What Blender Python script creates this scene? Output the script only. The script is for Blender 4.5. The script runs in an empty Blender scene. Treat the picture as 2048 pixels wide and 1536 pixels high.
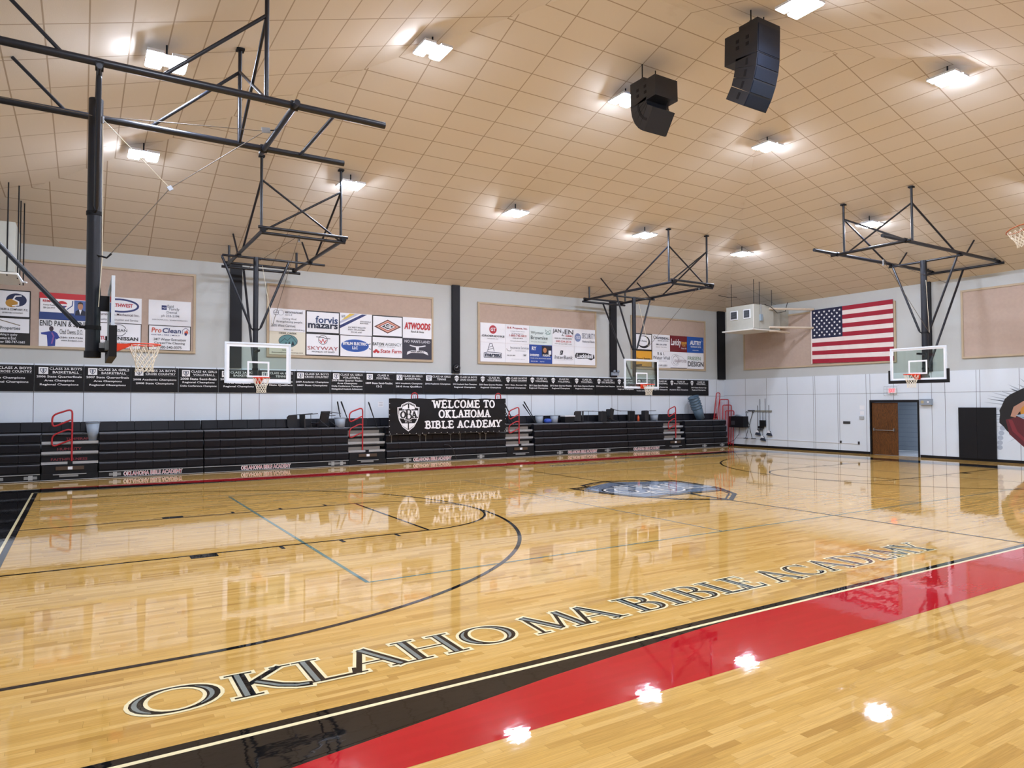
import bpy, math, random
from math import sin, cos, pi, radians
from mathutils import Vector, Matrix
random.seed(7)
SC = bpy.context.scene
COL = SC.collection
# ------------------------------------------------------------------ camera, world, exposure
CAM = (0.8617, -4.7494, 2.0867); YAW, PITCH, ROLL, FPX = 0.5564, 0.0293, -0.0027, 1383.09
fw = Vector((sin(YAW)*cos(PITCH), cos(YAW)*cos(PITCH), sin(PITCH)))
rt = Vector((cos(YAW), -sin(YAW), 0)); up = rt.cross(fw)
r2 = rt*cos(ROLL)+up*sin(ROLL); u2 = up*cos(ROLL)-rt*sin(ROLL)
cd = bpy.data.cameras.new('camera'); co = bpy.data.objects.new('camera', cd); COL.objects.link(co)
co.matrix_world = Matrix(((r2.x, u2.x, -fw.x, CAM[0]), (r2.y, u2.y, -fw.y, CAM[1]), (r2.z, u2.z, -fw.z, CAM[2]), (0, 0, 0, 1)))
cd.sensor_width = 36; cd.lens = FPX/2048*36; cd.clip_start = .05; cd.clip_end = 200
SC.camera = co
wd = bpy.data.worlds.new('world'); SC.world = wd; wd.use_nodes = True
wd.node_tree.nodes['Background'].inputs[0].default_value = (.5, .55, .6, 1); wd.node_tree.nodes['Background'].inputs[1].default_value = .3
SC.view_settings.view_transform = 'Standard'; SC.view_settings.look = 'None'
SC.view_settings.exposure = 2.92; SC.view_settings.gamma = 1; SC.view_settings.use_curve_mapping = False
LED = 30.0          # strength of the ceiling fixtures' lenses
# room
XW, XE, YN, YF, EAVE, S = -3.12, 28.36, -7.14, 19.2, 6.7, .312
YR = (YN+YF)/2; HR = EAVE+S*(YF-YR); XR0 = XW+(YF-YR); XR1 = XE-(YF-YR)
def ceil_z(x, y): return EAVE+S*min(YF-y, y-YN, x-XW, XE-x)
# ------------------------------------------------------------------ materials
def lin(h):
    if isinstance(h, str): c = [int(h[i:i+2], 16)/255 for i in (0, 2, 4)]
    else: c = [v/255 for v in h]
    return tuple(v/12.92 if v <= .04045 else ((v+.055)/1.055)**2.4 for v in c)+(1,)
MC = {}
def N(nt, t, **k):
    n = nt.nodes.new(t)
    for a, b in k.items(): setattr(n, a, b)
    return n
def mat(name, col, rough=.6, metal=0, noise=.06, scale=6, bump=0, coat=0, emit=0, spec=.5):
    if name in MC: return MC[name]
    m = bpy.data.materials.new(name); m.use_nodes = True; nt = m.node_tree; b = nt.nodes['Principled BSDF']
    c = lin(col); L = nt.links.new
    if noise:
        tc = N(nt, 'ShaderNodeTexCoord'); nz = N(nt, 'ShaderNodeTexNoise'); nz.inputs['Scale'].default_value = scale; nz.inputs['Detail'].default_value = 4
        L(tc.outputs['Object'], nz.inputs['Vector'])
        mx = N(nt, 'ShaderNodeMix', data_type='RGBA'); mx.inputs[6].default_value = tuple(v*(1-noise) for v in c[:3])+(1,); mx.inputs[7].default_value = tuple(min(1, v*(1+noise)) for v in c[:3])+(1,)
        L(nz.outputs['Fac'], mx.inputs[0]); L(mx.outputs[2], b.inputs['Base Color'])
        if bump:
            bp = N(nt, 'ShaderNodeBump'); bp.inputs['Strength'].default_value = bump; bp.inputs['Distance'].default_value = .01
            L(nz.outputs['Fac'], bp.inputs['Height']); L(bp.outputs[0], b.inputs['Normal'])
    else: b.inputs['Base Color'].default_value = c
    b.inputs['Specular IOR Level'].default_value = spec; b.inputs['Roughness'].default_value = rough; b.inputs['Metallic'].default_value = metal
    b.inputs['Coat Weight'].default_value = coat; b.inputs['Coat Roughness'].default_value = .07
    if emit: b.inputs['Emission Color'].default_value = c; b.inputs['Emission Strength'].default_value = emit
    MC[name] = m; return m
BLK = mat('black_powder_coat', '141822', .38, noise=.1, scale=3)
BLKM = mat('matte_black', '0e0f14', .6, spec=.3)
SEAT = mat('black_seat_plastic', '11131c', .42, noise=.12, scale=2, spec=.3)
ALU = mat('brushed_aluminium', 'b9bdc2', .35, .6)
STEEL = mat('zinc_steel', '9a9ea3', .35, .7)
WHITE = mat('white_paint', 'e8ecf2', .5)
PANELW = None
RED = mat('red_rail_paint', 'b0222b', .4)
ORANGE = mat('orange_rim_paint', 'e0401c', .4)
NET = mat('white_net_cord', 'ece6d6', .8)
GREYP = mat('grey_plastic', '93a0b0', .5)
BANK = mat('black_banner_vinyl', '0f0f14', .45, noise=.15, scale=4, bump=.15, spec=.3)
LETW = mat('white_lettering', 'f0f2f5', .5, noise=0)
LETB = mat('black_lettering', '15161a', .5, noise=0)
CORK = mat('beige_fabric', 'b6a396', .95, noise=.09, scale=9, bump=.3)
TRIMT = mat('tan_wood_trim', 'b7a68c', .6)
def colm(h, rough=.5): return mat('ink_'+h, h, rough, noise=.02)
# floor wood
def coatset(b, r=.03):
    b.inputs['Coat Weight'].default_value = 1; b.inputs['Coat Roughness'].default_value = r; b.inputs['Coat IOR'].default_value = 1.5
    b.inputs['Roughness'].default_value = .45; b.inputs['Specular IOR Level'].default_value = 0
def board_nodes(nt):
    L = nt.links.new
    g = N(nt, 'ShaderNodeNewGeometry'); sp = N(nt, 'ShaderNodeSeparateXYZ'); L(g.outputs['Position'], sp.inputs[0])
    def M(op, a, b=None, c=None):
        n = N(nt, 'ShaderNodeMath', operation=op)
        for i, v in enumerate((a, b, c)):
            if v is None: continue
            if isinstance(v, (int, float)): n.inputs[i].default_value = v
            else: L(v, n.inputs[i])
        return n.outputs[0]
    row = M('FLOOR', M('DIVIDE', sp.outputs[1], .0572)); fy = M('FRACT', M('DIVIDE', sp.outputs[1], .0572))
    wn = N(nt, 'ShaderNodeTexWhiteNoise', noise_dimensions='1D'); L(row, wn.inputs['W'])
    ux = M('ADD', M('DIVIDE', sp.outputs[0], .62), M('MULTIPLY', wn.outputs['Value'], 57.3))
    cell = M('FLOOR', ux); fx = M('FRACT', ux)
    cv = N(nt, 'ShaderNodeCombineXYZ'); L(cell, cv.inputs[0]); L(row, cv.inputs[1])
    w2 = N(nt, 'ShaderNodeTexWhiteNoise', noise_dimensions='2D'); L(cv.outputs[0], w2.inputs['Vector'])
    rnd = w2.outputs['Value']
    # board tilt + slow sanding waves -> wavering reflections
    ns = N(nt, 'ShaderNodeSeparateColor'); L(w2.outputs['Color'], ns.inputs[0])
    mp = N(nt, 'ShaderNodeMapping'); mp.inputs['Scale'].default_value = (1.3, 9, 1); L(g.outputs['Position'], mp.inputs[0])
    nz = N(nt, 'ShaderNodeTexNoise'); nz.inputs['Scale'].default_value = 1.1; nz.inputs['Detail'].default_value = 3; L(mp.outputs[0], nz.inputs['Vector'])
    nc = N(nt, 'ShaderNodeSeparateColor'); L(nz.outputs['Color'], nc.inputs[0])
    ty = M('ADD', M('MULTIPLY', M('SUBTRACT', ns.outputs[1], .5), .0025), M('MULTIPLY', M('SUBTRACT', nc.outputs[0], .5), .006))
    tx = M('ADD', M('MULTIPLY', M('SUBTRACT', ns.outputs[2], .5), .001), M('MULTIPLY', M('SUBTRACT', nc.outputs[1], .5), .003))
    mp2 = N(nt, 'ShaderNodeMapping'); mp2.inputs['Scale'].default_value = (10, 34, 1); L(g.outputs['Position'], mp2.inputs[0])
    n2 = N(nt, 'ShaderNodeTexNoise'); n2.inputs['Scale'].default_value = 1; n2.inputs['Detail'].default_value = 1; L(mp2.outputs[0], n2.inputs['Vector'])
    nd = N(nt, 'ShaderNodeSeparateColor'); L(n2.outputs['Color'], nd.inputs[0])
    ty = M('ADD', ty, M('MULTIPLY', M('SUBTRACT', nd.outputs[0], .5), .014)); tx = M('ADD', tx, M('MULTIPLY', M('SUBTRACT', nd.outputs[1], .5), .014))
    nv = N(nt, 'ShaderNodeCombineXYZ'); L(tx, nv.inputs[0]); L(ty, nv.inputs[1]); nv.inputs[2].default_value = 1
    nm = N(nt, 'ShaderNodeVectorMath', operation='NORMALIZE'); L(nv.outputs[0], nm.inputs[0])
    return M, g, rnd, fx, fy, nm.outputs[0], ns
def wood_mat():
    m = bpy.data.materials.new('maple_court_floor'); m.use_nodes = True; nt = m.node_tree; b = nt.nodes['Principled BSDF']; L = nt.links.new
    M, g, rnd, fx, fy, nrm, ns = board_nodes(nt)
    cr = N(nt, 'ShaderNodeValToRGB'); e = cr.color_ramp.elements
    e[0].position = 0; e[0].color = lin('b68c48'); e[1].position = 1; e[1].color = lin('d8b068')
    for p, c in ((.07, 'c0964e'), (.4, 'cda357'), (.75, 'd3aa60')):
        x = e.new(p); x.color = lin(c)
    L(rnd, cr.inputs[0])
    mp = N(nt, 'ShaderNodeMapping'); mp.inputs['Scale'].default_value = (2.2, 60, 1); L(g.outputs['Position'], mp.inputs[0])
    off = N(nt, 'ShaderNodeVectorMath', operation='ADD'); L(mp.outputs[0], off.inputs[0]); cx = N(nt, 'ShaderNodeCombineXYZ'); L(M('MULTIPLY', rnd, 40), cx.inputs[0]); L(cx.outputs[0], off.inputs[1])
    gr = N(nt, 'ShaderNodeTexNoise'); gr.inputs['Scale'].default_value = 1.6; gr.inputs['Detail'].default_value = 5; gr.inputs['Distortion'].default_value = .8; L(off.outputs[0], gr.inputs['Vector'])
    grr = N(nt, 'ShaderNodeMapRange'); grr.inputs[1].default_value = .3; grr.inputs[2].default_value = .72; grr.inputs[3].default_value = 1.06; grr.inputs[4].default_value = .8; L(gr.outputs['Fac'], grr.inputs[0])
    seam = M('MULTIPLY', M('GREATER_THAN', fy, .025), M('GREATER_THAN', fx, .004))
    sm = M('ADD', M('MULTIPLY', seam, .3), .7)
    k = M('MULTIPLY', grr.outputs[0], sm)
    vm = N(nt, 'ShaderNodeVectorMath', operation='SCALE'); L(cr.outputs[0], vm.inputs[0]); L(k, vm.inputs['Scale'])
    L(vm.outputs[0], b.inputs['Base Color']); L(nrm, b.inputs['Normal']); L(nrm, b.inputs['Coat Normal'])
    coatset(b); return m
WOOD = wood_mat()
def paint_mat(name, col):
    m = bpy.data.materials.new(name); m.use_nodes = True; nt = m.node_tree; b = nt.nodes['Principled BSDF']; L = nt.links.new
    M, g, rnd, fx, fy, nrm, ns = board_nodes(nt)
    c = lin(col); vm = N(nt, 'ShaderNodeVectorMath', operation='SCALE'); vm.inputs[0].default_value = c[:3]
    L(M('ADD', M('MULTIPLY', rnd, .08), .94), vm.inputs['Scale']); L(vm.outputs[0], b.inputs['Base Color'])
    L(nrm, b.inputs['Normal']); L(nrm, b.inputs['Coat Normal']); coatset(b); return m
PBLK = paint_mat('floor_paint_black', '0e0e0f'); PRED = paint_mat('floor_paint_red', 'b2141f'); PCRM = paint_mat('floor_paint_cream', 'ece0b4')
PGRY = paint_mat('floor_paint_grey', '7d8580'); PTEAL = paint_mat('floor_paint_teal', '687f74'); PSLATE = paint_mat('floor_paint_slate', '6e7a8c'); PWHT = paint_mat('floor_paint_white', 'e6e2da')
# ceiling tile
def ceil_mat():
    m = bpy.data.materials.new('ceiling_tile'); m.use_nodes = True; nt = m.node_tree; b = nt.nodes['Principled BSDF']; L = nt.links.new
    uv = N(nt, 'ShaderNodeUVMap'); sp = N(nt, 'ShaderNodeSeparateXYZ'); L(uv.outputs[0], sp.inputs[0])
    def M(op, a, b_=None):
        n = N(nt, 'ShaderNodeMath', operation=op)
        for i, v in enumerate((a, b_)):
            if v is None: continue
            if isinstance(v, (int, float)): n.inputs[i].default_value = v
            else: L(v, n.inputs[i])
        return n.outputs[0]
    fx = M('FRACT', sp.outputs[0]); fy = M('FRACT', sp.outputs[1])
    ex = M('MINIMUM', fx, M('SUBTRACT', 1, fx)); ey = M('MINIMUM', fy, M('SUBTRACT', 1, fy))
    ax = M('LESS_THAN', ex, .011); ay = M('LESS_THAN', ey, .02)
    line = M('MAXIMUM', ax, ay)
    cv = N(nt, 'ShaderNodeCombineXYZ'); L(M('FLOOR', sp.outputs[0]), cv.inputs[0]); L(M('FLOOR', sp.outputs[1]), cv.inputs[1])
    wn = N(nt, 'ShaderNodeTexWhiteNoise', noise_dimensions='2D'); L(cv.outputs[0], wn.inputs['Vector'])
    cr = N(nt, 'ShaderNodeValToRGB'); cr.color_ramp.elements[0].color = lin('d6d1c8'); cr.color_ramp.elements[1].color = lin('dad5cc'); L(wn.outputs['Value'], cr.inputs[0])
    big = N(nt, 'ShaderNodeTexNoise'); big.inputs['Scale'].default_value = .22; L(uv.outputs[0], big.inputs['Vector'])
    m1 = N(nt, 'ShaderNodeMix', data_type='RGBA'); m1.inputs[7].default_value = lin('dacdbc'); L(cr.outputs[0], m1.inputs[6]); L(big.outputs['Fac'], m1.inputs[0])
    fine = N(nt, 'ShaderNodeTexNoise'); fine.inputs['Scale'].default_value = 45; fine.inputs['Detail'].default_value = 3; L(uv.outputs[0], fine.inputs['Vector'])
    st = N(nt, 'ShaderNodeTexNoise'); st.inputs['Scale'].default_value = .55; st.inputs['Detail'].default_value = 6; L(uv.outputs[0], st.inputs['Vector'])
    sr = N(nt, 'ShaderNodeMapRange'); sr.inputs[1].default_value = .66; sr.inputs[2].default_value = .72; sr.inputs[4].default_value = .3; L(st.outputs['Fac'], sr.inputs[0])
    m2 = N(nt, 'ShaderNodeMix', data_type='RGBA'); m2.inputs[7].default_value = lin('bba78e'); L(m1.outputs[2], m2.inputs[6]); L(sr.outputs[0], m2.inputs[0])
    m3 = N(nt, 'ShaderNodeMix', data_type='RGBA'); m3.inputs[7].default_value = lin('a08e78'); L(m2.outputs[2], m3.inputs[6]); L(M('MULTIPLY', line, .85), m3.inputs[0])
    L(m3.outputs[2], b.inputs['Base Color'])
    bp = N(nt, 'ShaderNodeBump'); bp.inputs['Strength'].default_value = .12; bp.inputs['Distance'].default_value = .01
    L(M('SUBTRACT', fine.outputs['Fac'], M('MULTIPLY', line, .6)), bp.inputs['Height']); L(bp.outputs[0], b.inputs['Normal'])
    b.inputs['Roughness'].default_value = .85; return m
CEIL = ceil_mat()
def wall_mat(name, col, seams=None, hz=None, axis=0):
    """painted wall; thin dark joint lines at the listed coordinates"""
    m = bpy.data.materials.new(name); m.use_nodes = True; nt = m.node_tree; b = nt.nodes['Principled BSDF']; L = nt.links.new
    g = N(nt, 'ShaderNodeNewGeometry'); sp = N(nt, 'ShaderNodeSeparateXYZ'); L(g.outputs['Position'], sp.inputs[0])
    nz = N(nt, 'ShaderNodeTexNoise'); nz.inputs['Scale'].default_value = .9; nz.inputs['Detail'].default_value = 5
    mp = N(nt, 'ShaderNodeMapping'); mp.inputs['Scale'].default_value = (1, 1, .35); L(g.outputs['Position'], mp.inputs[0]); L(mp.outputs[0], nz.inputs['Vector'])
    mx = N(nt, 'ShaderNodeMix', data_type='RGBA'); c = lin(col)
    mx.inputs[6].default_value = tuple(v*.93 for v in c[:3])+(1,); mx.inputs[7].default_value = tuple(min(1, v*1.05) for v in c[:3])+(1,); L(nz.outputs['Fac'], mx.inputs[0])
    out = mx.outputs[2]
    b.inputs['Roughness'].default_value = .55
    L(out, b.inputs['Base Color']); return m
PLAST = wall_mat('upper_wall_paint', 'bcc1c1'); PANEL = wall_mat('white_wall_panel', 'dae4ee')
SEAM = mat('panel_joint_grey', '6a7078', .8)  # dark grey colour of the joints between wall panels
# ------------------------------------------------------------------ mesh builder
class MB:
    def __init__(s): s.nref = None; s.v = []; s.f = []; s.m = []; s.mats = []; s.sm = []; s.uv = None
    def mi(s, m):
        if m not in s.mats: s.mats.append(m)
        return s.mats.index(m)
    def add(s, vs, fs, m, smooth=False):
        o = len(s.v); k = s.mi(m); s.v += [tuple(v) for v in vs]
        for f in fs: s.f.append([i+o for i in f]); s.m.append(k); s.sm.append(smooth)
        return s
    def box(s, a, b, m):
        x0, y0, z0 = [min(a[i], b[i]) for i in range(3)]; x1, y1, z1 = [max(a[i], b[i]) for i in range(3)]
        return s.add([(x0,y0,z0),(x1,y0,z0),(x1,y1,z0),(x0,y1,z0),(x0,y0,z1),(x1,y0,z1),(x1,y1,z1),(x0,y1,z1)],
                     [(0,3,2,1),(4,5,6,7),(0,1,5,4),(1,2,6,5),(2,3,7,6),(3,0,4,7)], m)
    def obox(s, c, ax, ay, az, m):
        c = Vector(c); ax, ay, az = Vector(ax), Vector(ay), Vector(az)
        vs = [c+ax*i+ay*j+az*k for k in (-1, 1) for (i, j) in ((-1,-1),(1,-1),(1,1),(-1,1))]
        return s.add(vs, [(0,3,2,1),(4,5,6,7),(0,1,5,4),(1,2,6,5),(2,3,7,6),(3,0,4,7)], m)
    def quad(s, vs, m): return s.add(vs, [tuple(range(len(vs)))], m)
    def tube(s, pts, r, m, n=8, closed=False, cap=True):
        pts = [Vector(p) for p in pts]; K = len(pts); rings = []; prev = None
        for i, p in enumerate(pts):
            if closed: t = (pts[(i+1) % K]-pts[i-1])
            else: t = pts[min(i+1, K-1)]-pts[max(i-1, 0)]
            t.normalize()
            if prev is None:
                a = Vector((0, 0, 1)) if abs(t.z) < .9 else Vector((1, 0, 0)); n1 = t.cross(a).normalized()
            else: n1 = (prev-t*prev.dot(t)).normalized()
            prev = n1; n2 = t.cross(n1)
            rr = r[i] if isinstance(r, (list, tuple)) else r
            rings.append([p+(n1*cos(2*pi*j/n)+n2*sin(2*pi*j/n))*rr for j in range(n)])
        vs = [v for rg in rings for v in rg]; fs = []
        for i in range(K if closed else K-1):
            a = i*n; b = ((i+1) % K)*n
            for j in range(n): fs.append((a+j, a+(j+1) % n, b+(j+1) % n, b+j))
        s.add(vs, fs, m, True)
        if cap and not closed: s.add(rings[0], [tuple(range(n))[::-1]], m); s.add(rings[-1], [tuple(range(n))], m)
        return s
    def lathe(s, prof, c, m, n=20, ax=None):
        """prof: (radius, height) list about +z through c; ax: rotation matrix"""
        vs = []; c = Vector(c)
        for r, z in prof:
            for j in range(n):
                p = Vector((r*cos(2*pi*j/n), r*sin(2*pi*j/n), z))
                if ax: p = ax @ p
                vs.append(c+p)
        fs = [(i*n+j, i*n+(j+1) % n, (i+1)*n+(j+1) % n, (i+1)*n+j) for i in range(len(prof)-1) for j in range(n)]
        return s.add(vs, fs, m, True)
    def disc(s, c, r, nrm, m, n=24, r2=None, a0=0, a1=2*pi, sx=1):
        """flat disc, or ring when r2 given, in the plane with normal nrm"""
        c = Vector(c); nrm = Vector(nrm).normalized(); a = Vector((0, 0, 1)) if abs(nrm.z) < .9 else Vector((0, 1, 0))
        v = (a-nrm*a.dot(nrm)).normalized(); u = v.cross(nrm)
        P = lambda t, q: c+u*cos(t)*q*sx+v*sin(t)*q
        if r2 is None: return s.add([P(a0+(a1-a0)*i/n, r) for i in range(n)], [tuple(range(n))], m)
        k = n+1; vs = [P(a0+(a1-a0)*i/n, r) for i in range(k)]+[P(a0+(a1-a0)*i/n, r2) for i in range(k)]
        return s.add(vs, [(i, i+1, k+i+1, k+i) for i in range(n)], m)
    def build(s, name, parent=None, **props):
        me = bpy.data.meshes.new(name); off = Vector((0, 0, 0))
        if parent is not None:
            q = parent
            while q is not None: off += q.location; q = q.parent
        if s.nref is not None:
            for i, f in enumerate(s.f):
                P = [Vector(s.v[j]) for j in f]; nn = Vector((0, 0, 0))
                for k in range(1, len(P)-1): nn += (P[k]-P[0]).cross(P[k+1]-P[0])
                if nn.dot(s.nref) < 0: s.f[i] = list(f)[::-1]
        me.from_pydata([tuple(Vector(v)-off) for v in s.v], [], s.f)
        for m in s.mats: me.materials.append(m)
        me.polygons.foreach_set('material_index', s.m); me.polygons.foreach_set('use_smooth', s.sm)
        me.update()
        o = bpy.data.objects.new(name, me); COL.objects.link(o)
        if parent is not None: o.parent = parent
        for k, v in props.items(): o[k] = v
        return o
def thing(name, label, cat, loc=(0, 0, 0), group=None):
    o = bpy.data.objects.new(name, None); COL.objects.link(o); o.location = loc; o.empty_display_size = .1
    o['label'] = label; o['category'] = cat
    if group: o['group'] = group
    return o
def tag(o, label, cat, group=None):
    o['label'] = label; o['category'] = cat
    if group: o['group'] = group
    return o
def struct(o): o['kind'] = 'structure'; return o
def dup(root, loc, rotz=0, label=None, group=None):
    r = root.copy(); COL.objects.link(r); r.location = loc; r.rotation_euler = (0, 0, rotz)
    if label: r['label'] = label
    if group: r['group'] = group
    for ch in list(root.children):
        c = ch.copy(); COL.objects.link(c); c.parent = r
        for g in list(ch.children):
            d = g.copy(); COL.objects.link(d); d.parent = c
    return r
# text: cached outlines of the built-in font, laid in a plane
TC = {}
def glyphs(txt, bold):
    k = (txt, bold)
    if k in TC: return TC[k]
    cu = bpy.data.curves.new('t', 'FONT'); cu.body = txt; cu.resolution_u = 2; cu.offset = bold; cu.fill_mode = 'FRONT'
    o = bpy.data.objects.new('t', cu); COL.objects.link(o)
    dg = bpy.context.evaluated_depsgraph_get(); me = bpy.data.meshes.new_from_object(o.evaluated_get(dg))
    vs = [v.co.copy() for v in me.vertices]; fs = [tuple(p.vertices) for p in me.polygons]
    bpy.data.objects.remove(o); bpy.data.curves.remove(cu); bpy.data.meshes.remove(me)
    x0 = min(v.x for v in vs); x1 = max(v.x for v in vs); y0 = min(v.y for v in vs); y1 = max(v.y for v in vs)
    TC[k] = ([((v.x-x0)/(x1-x0), (v.y-y0)/(y1-y0)) for v in vs], fs, (x1-x0)/(y1-y0)); return TC[k]
def text(mb, txt, o, U, V, x0, x1, y0, y1, m, bold=.0, shear=0, natural=False):
    """fill the box x0..x1, y0..y1 (in metres along U, V from o) with txt"""
    vs, fs, asp = glyphs(txt, bold); o, U, V = Vector(o), Vector(U), Vector(V)
    if natural:
        w = min(x1-x0, (y1-y0)*asp); c = (x0+x1)/2; x0, x1 = c-w/2, c+w/2
    pts = [o+U*(x0+(x1-x0)*a+shear*(y1-y0)*b)+V*(y0+(y1-y0)*b) for a, b in vs]
    return mb.add(pts, fs, m)
class Plane:
    """2-D drawing on a plane in space: layers are lifted 1 mm apart"""
    def __init__(s, o, U, V, lift=.001): s.o, s.U, s.V = Vector(o), Vector(U).normalized(), Vector(V).normalized(); s.n = s.U.cross(s.V); s.mb = MB(); s.mb.nref = s.n; s.lift = lift; s.cnt = 0
    def P(s, x, y, l=1): return s.o+s.U*x+s.V*y+s.n*(s.lift*(l+(s.cnt % 28)*.03))
    def rect(s, x0, y0, x1, y1, m, l=1): s.cnt += 1; s.mb.quad([s.P(x0,y0,l), s.P(x1,y0,l), s.P(x1,y1,l), s.P(x0,y1,l)], m); return s
    def frame(s, x0, y0, x1, y1, w, m, l=1):
        return s.rect(x0,y0,x1,y0+w,m,l).rect(x0,y1-w,x1,y1,m,l).rect(x0,y0+w,x0+w,y1-w,m,l).rect(x1-w,y0+w,x1,y1-w,m,l)
    def poly(s, pts, m, l=1): s.cnt += 1; s.mb.quad([s.P(x, y, l) for x, y in pts], m); return s
    def line(s, pts, w, m, l=1, closed=False):
        s.cnt += 1; pts = [Vector((p[0], p[1])) for p in pts]; K = len(pts); A = []; B = []
        for i in range(K):
            if closed: d0 = (pts[i]-pts[i-1]).normalized(); d1 = (pts[(i+1) % K]-pts[i]).normalized()
            else:
                d1 = (pts[min(i+1, K-1)]-pts[min(i, K-2)]).normalized(); d0 = (pts[max(i, 1)]-pts[max(i-1, 0)]).normalized()
            t = (d0+d1); t = t.normalized() if t.length > 1e-6 else d1
            n = Vector((-t.y, t.x)); k = 1/max(.35, n.dot(Vector((-d1.y, d1.x))))
            ww = w[i] if isinstance(w, (list, tuple)) else w
            A.append(pts[i]+n*ww/2*k); B.append(pts[i]-n*ww/2*k)
        vs = [s.P(p.x, p.y, l) for p in A+B]
        s.mb.add(vs, [(i, K+i, K+(i+1) % K, (i+1) % K) for i in range(K if closed else K-1)], m); return s
    def ell(s, cx, cy, rx, ry, m, l=1, n=28, a0=0, a1=2*pi, w=None):
        if w is None: return s.poly([(cx+rx*cos(a0+(a1-a0)*i/n), cy+ry*sin(a0+(a1-a0)*i/n)) for i in range(n)], m, l)
        full = abs(a1-a0-2*pi) < 1e-6
        return s.line([(cx+rx*cos(a0+(a1-a0)*i/n), cy+ry*sin(a0+(a1-a0)*i/n)) for i in range(n if full else n+1)], w, m, l, closed=full)
    def text(s, t, x0, y0, x1, y1, m, l=1, bold=0, shear=0, natural=False):
        text(s.mb, t, s.P(0, 0, l), s.U, s.V, x0, x1, y0, y1, m, bold, shear, natural); return s
# stroke alphabet: (points, thick 0..1, serif flags) in a unit box
def arc(cx, cy, rx, ry, a, b, n=10): return [(cx+rx*cos(radians(a+(b-a)*i/n)), cy+ry*sin(radians(a+(b-a)*i/n))) for i in range(n+1)]
GL = {
 'I': [([(.5,1),(.5,0)],1,'BT')], 'L': [([(.28,1),(.28,0)],1,'BT'),([(.28,.03),(.95,.03)],.25,''),([(.93,.02),(1,.26)],.15,'')],
 'H': [([(.2,1),(.2,0)],1,'BT'),([(.8,1),(.8,0)],1,'BT'),([(.2,.5),(.8,.5)],0,'')],
 'E': [([(.25,1),(.25,0)],1,'BT'),([(.25,.98),(.88,.98)],0,''),([(.88,1),(.9,.78)],0,''),([(.25,.52),(.72,.52)],0,''),([(.72,.62),(.72,.42)],0,''),([(.25,.03),(.93,.03)],.2,''),([(.92,.02),(.99,.26)],.15,'')],
 'K': [([(.2,1),(.2,0)],1,'BT'),([(.26,.46),(.76,1)],.45,'T'),([(.36,.55),(.62,.2),(.82,.05),(1,0)],.8,'')],
 'A': [([(.12,0),(.46,1)],.35,'B'),([(.46,1),(.88,0)],1,'B'),([(.27,.36),(.7,.36)],0,'')],
 'M': [([(.1,0),(.17,1)],.2,'B'),([(.17,1),(.5,.08)],1,''),([(.5,.08),(.83,1)],.2,''),([(.83,1),(.9,0)],1,'B')],
 'Y': [([(.08,1),(.5,.45)],1,'T'),([(.92,1),(.5,.45)],.2,'T'),([(.5,.48),(.5,0)],1,'B')],
 'T': [([(.5,1),(.5,0)],1,'B'),([(.05,.97),(.95,.97)],0,''),([(.05,1),(.05,.76)],0,''),([(.95,1),(.95,.76)],0,'')],
 'W': [([(.04,1),(.27,0)],1,'T'),([(.27,0),(.5,.9)],.3,''),([(.5,.9),(.73,0)],1,''),([(.73,0),(.96,1)],.3,'T')],
 'O': [(arc(.5,.5,.44,.46,0,360,28),'m','')], 'C': [(arc(.53,.5,.43,.46,38,322,24),'m',''),([(.87,.98),(.87,.66)],0,'')],
 'D': [([(.22,1),(.22,0)],1,'BT'),([(.22,.98)]+arc(.45,.5,.46,.48,90,-90,16)+[(.22,.02)],'m','')],
 'B': [([(.22,1),(.22,0)],1,'BT'),([(.22,.98)]+arc(.5,.76,.28,.22,90,-90,10)+[(.22,.54)],'m',''),([(.22,.52)]+arc(.55,.27,.33,.25,90,-90,10)+[(.22,.02)],'m','')],
}
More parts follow.
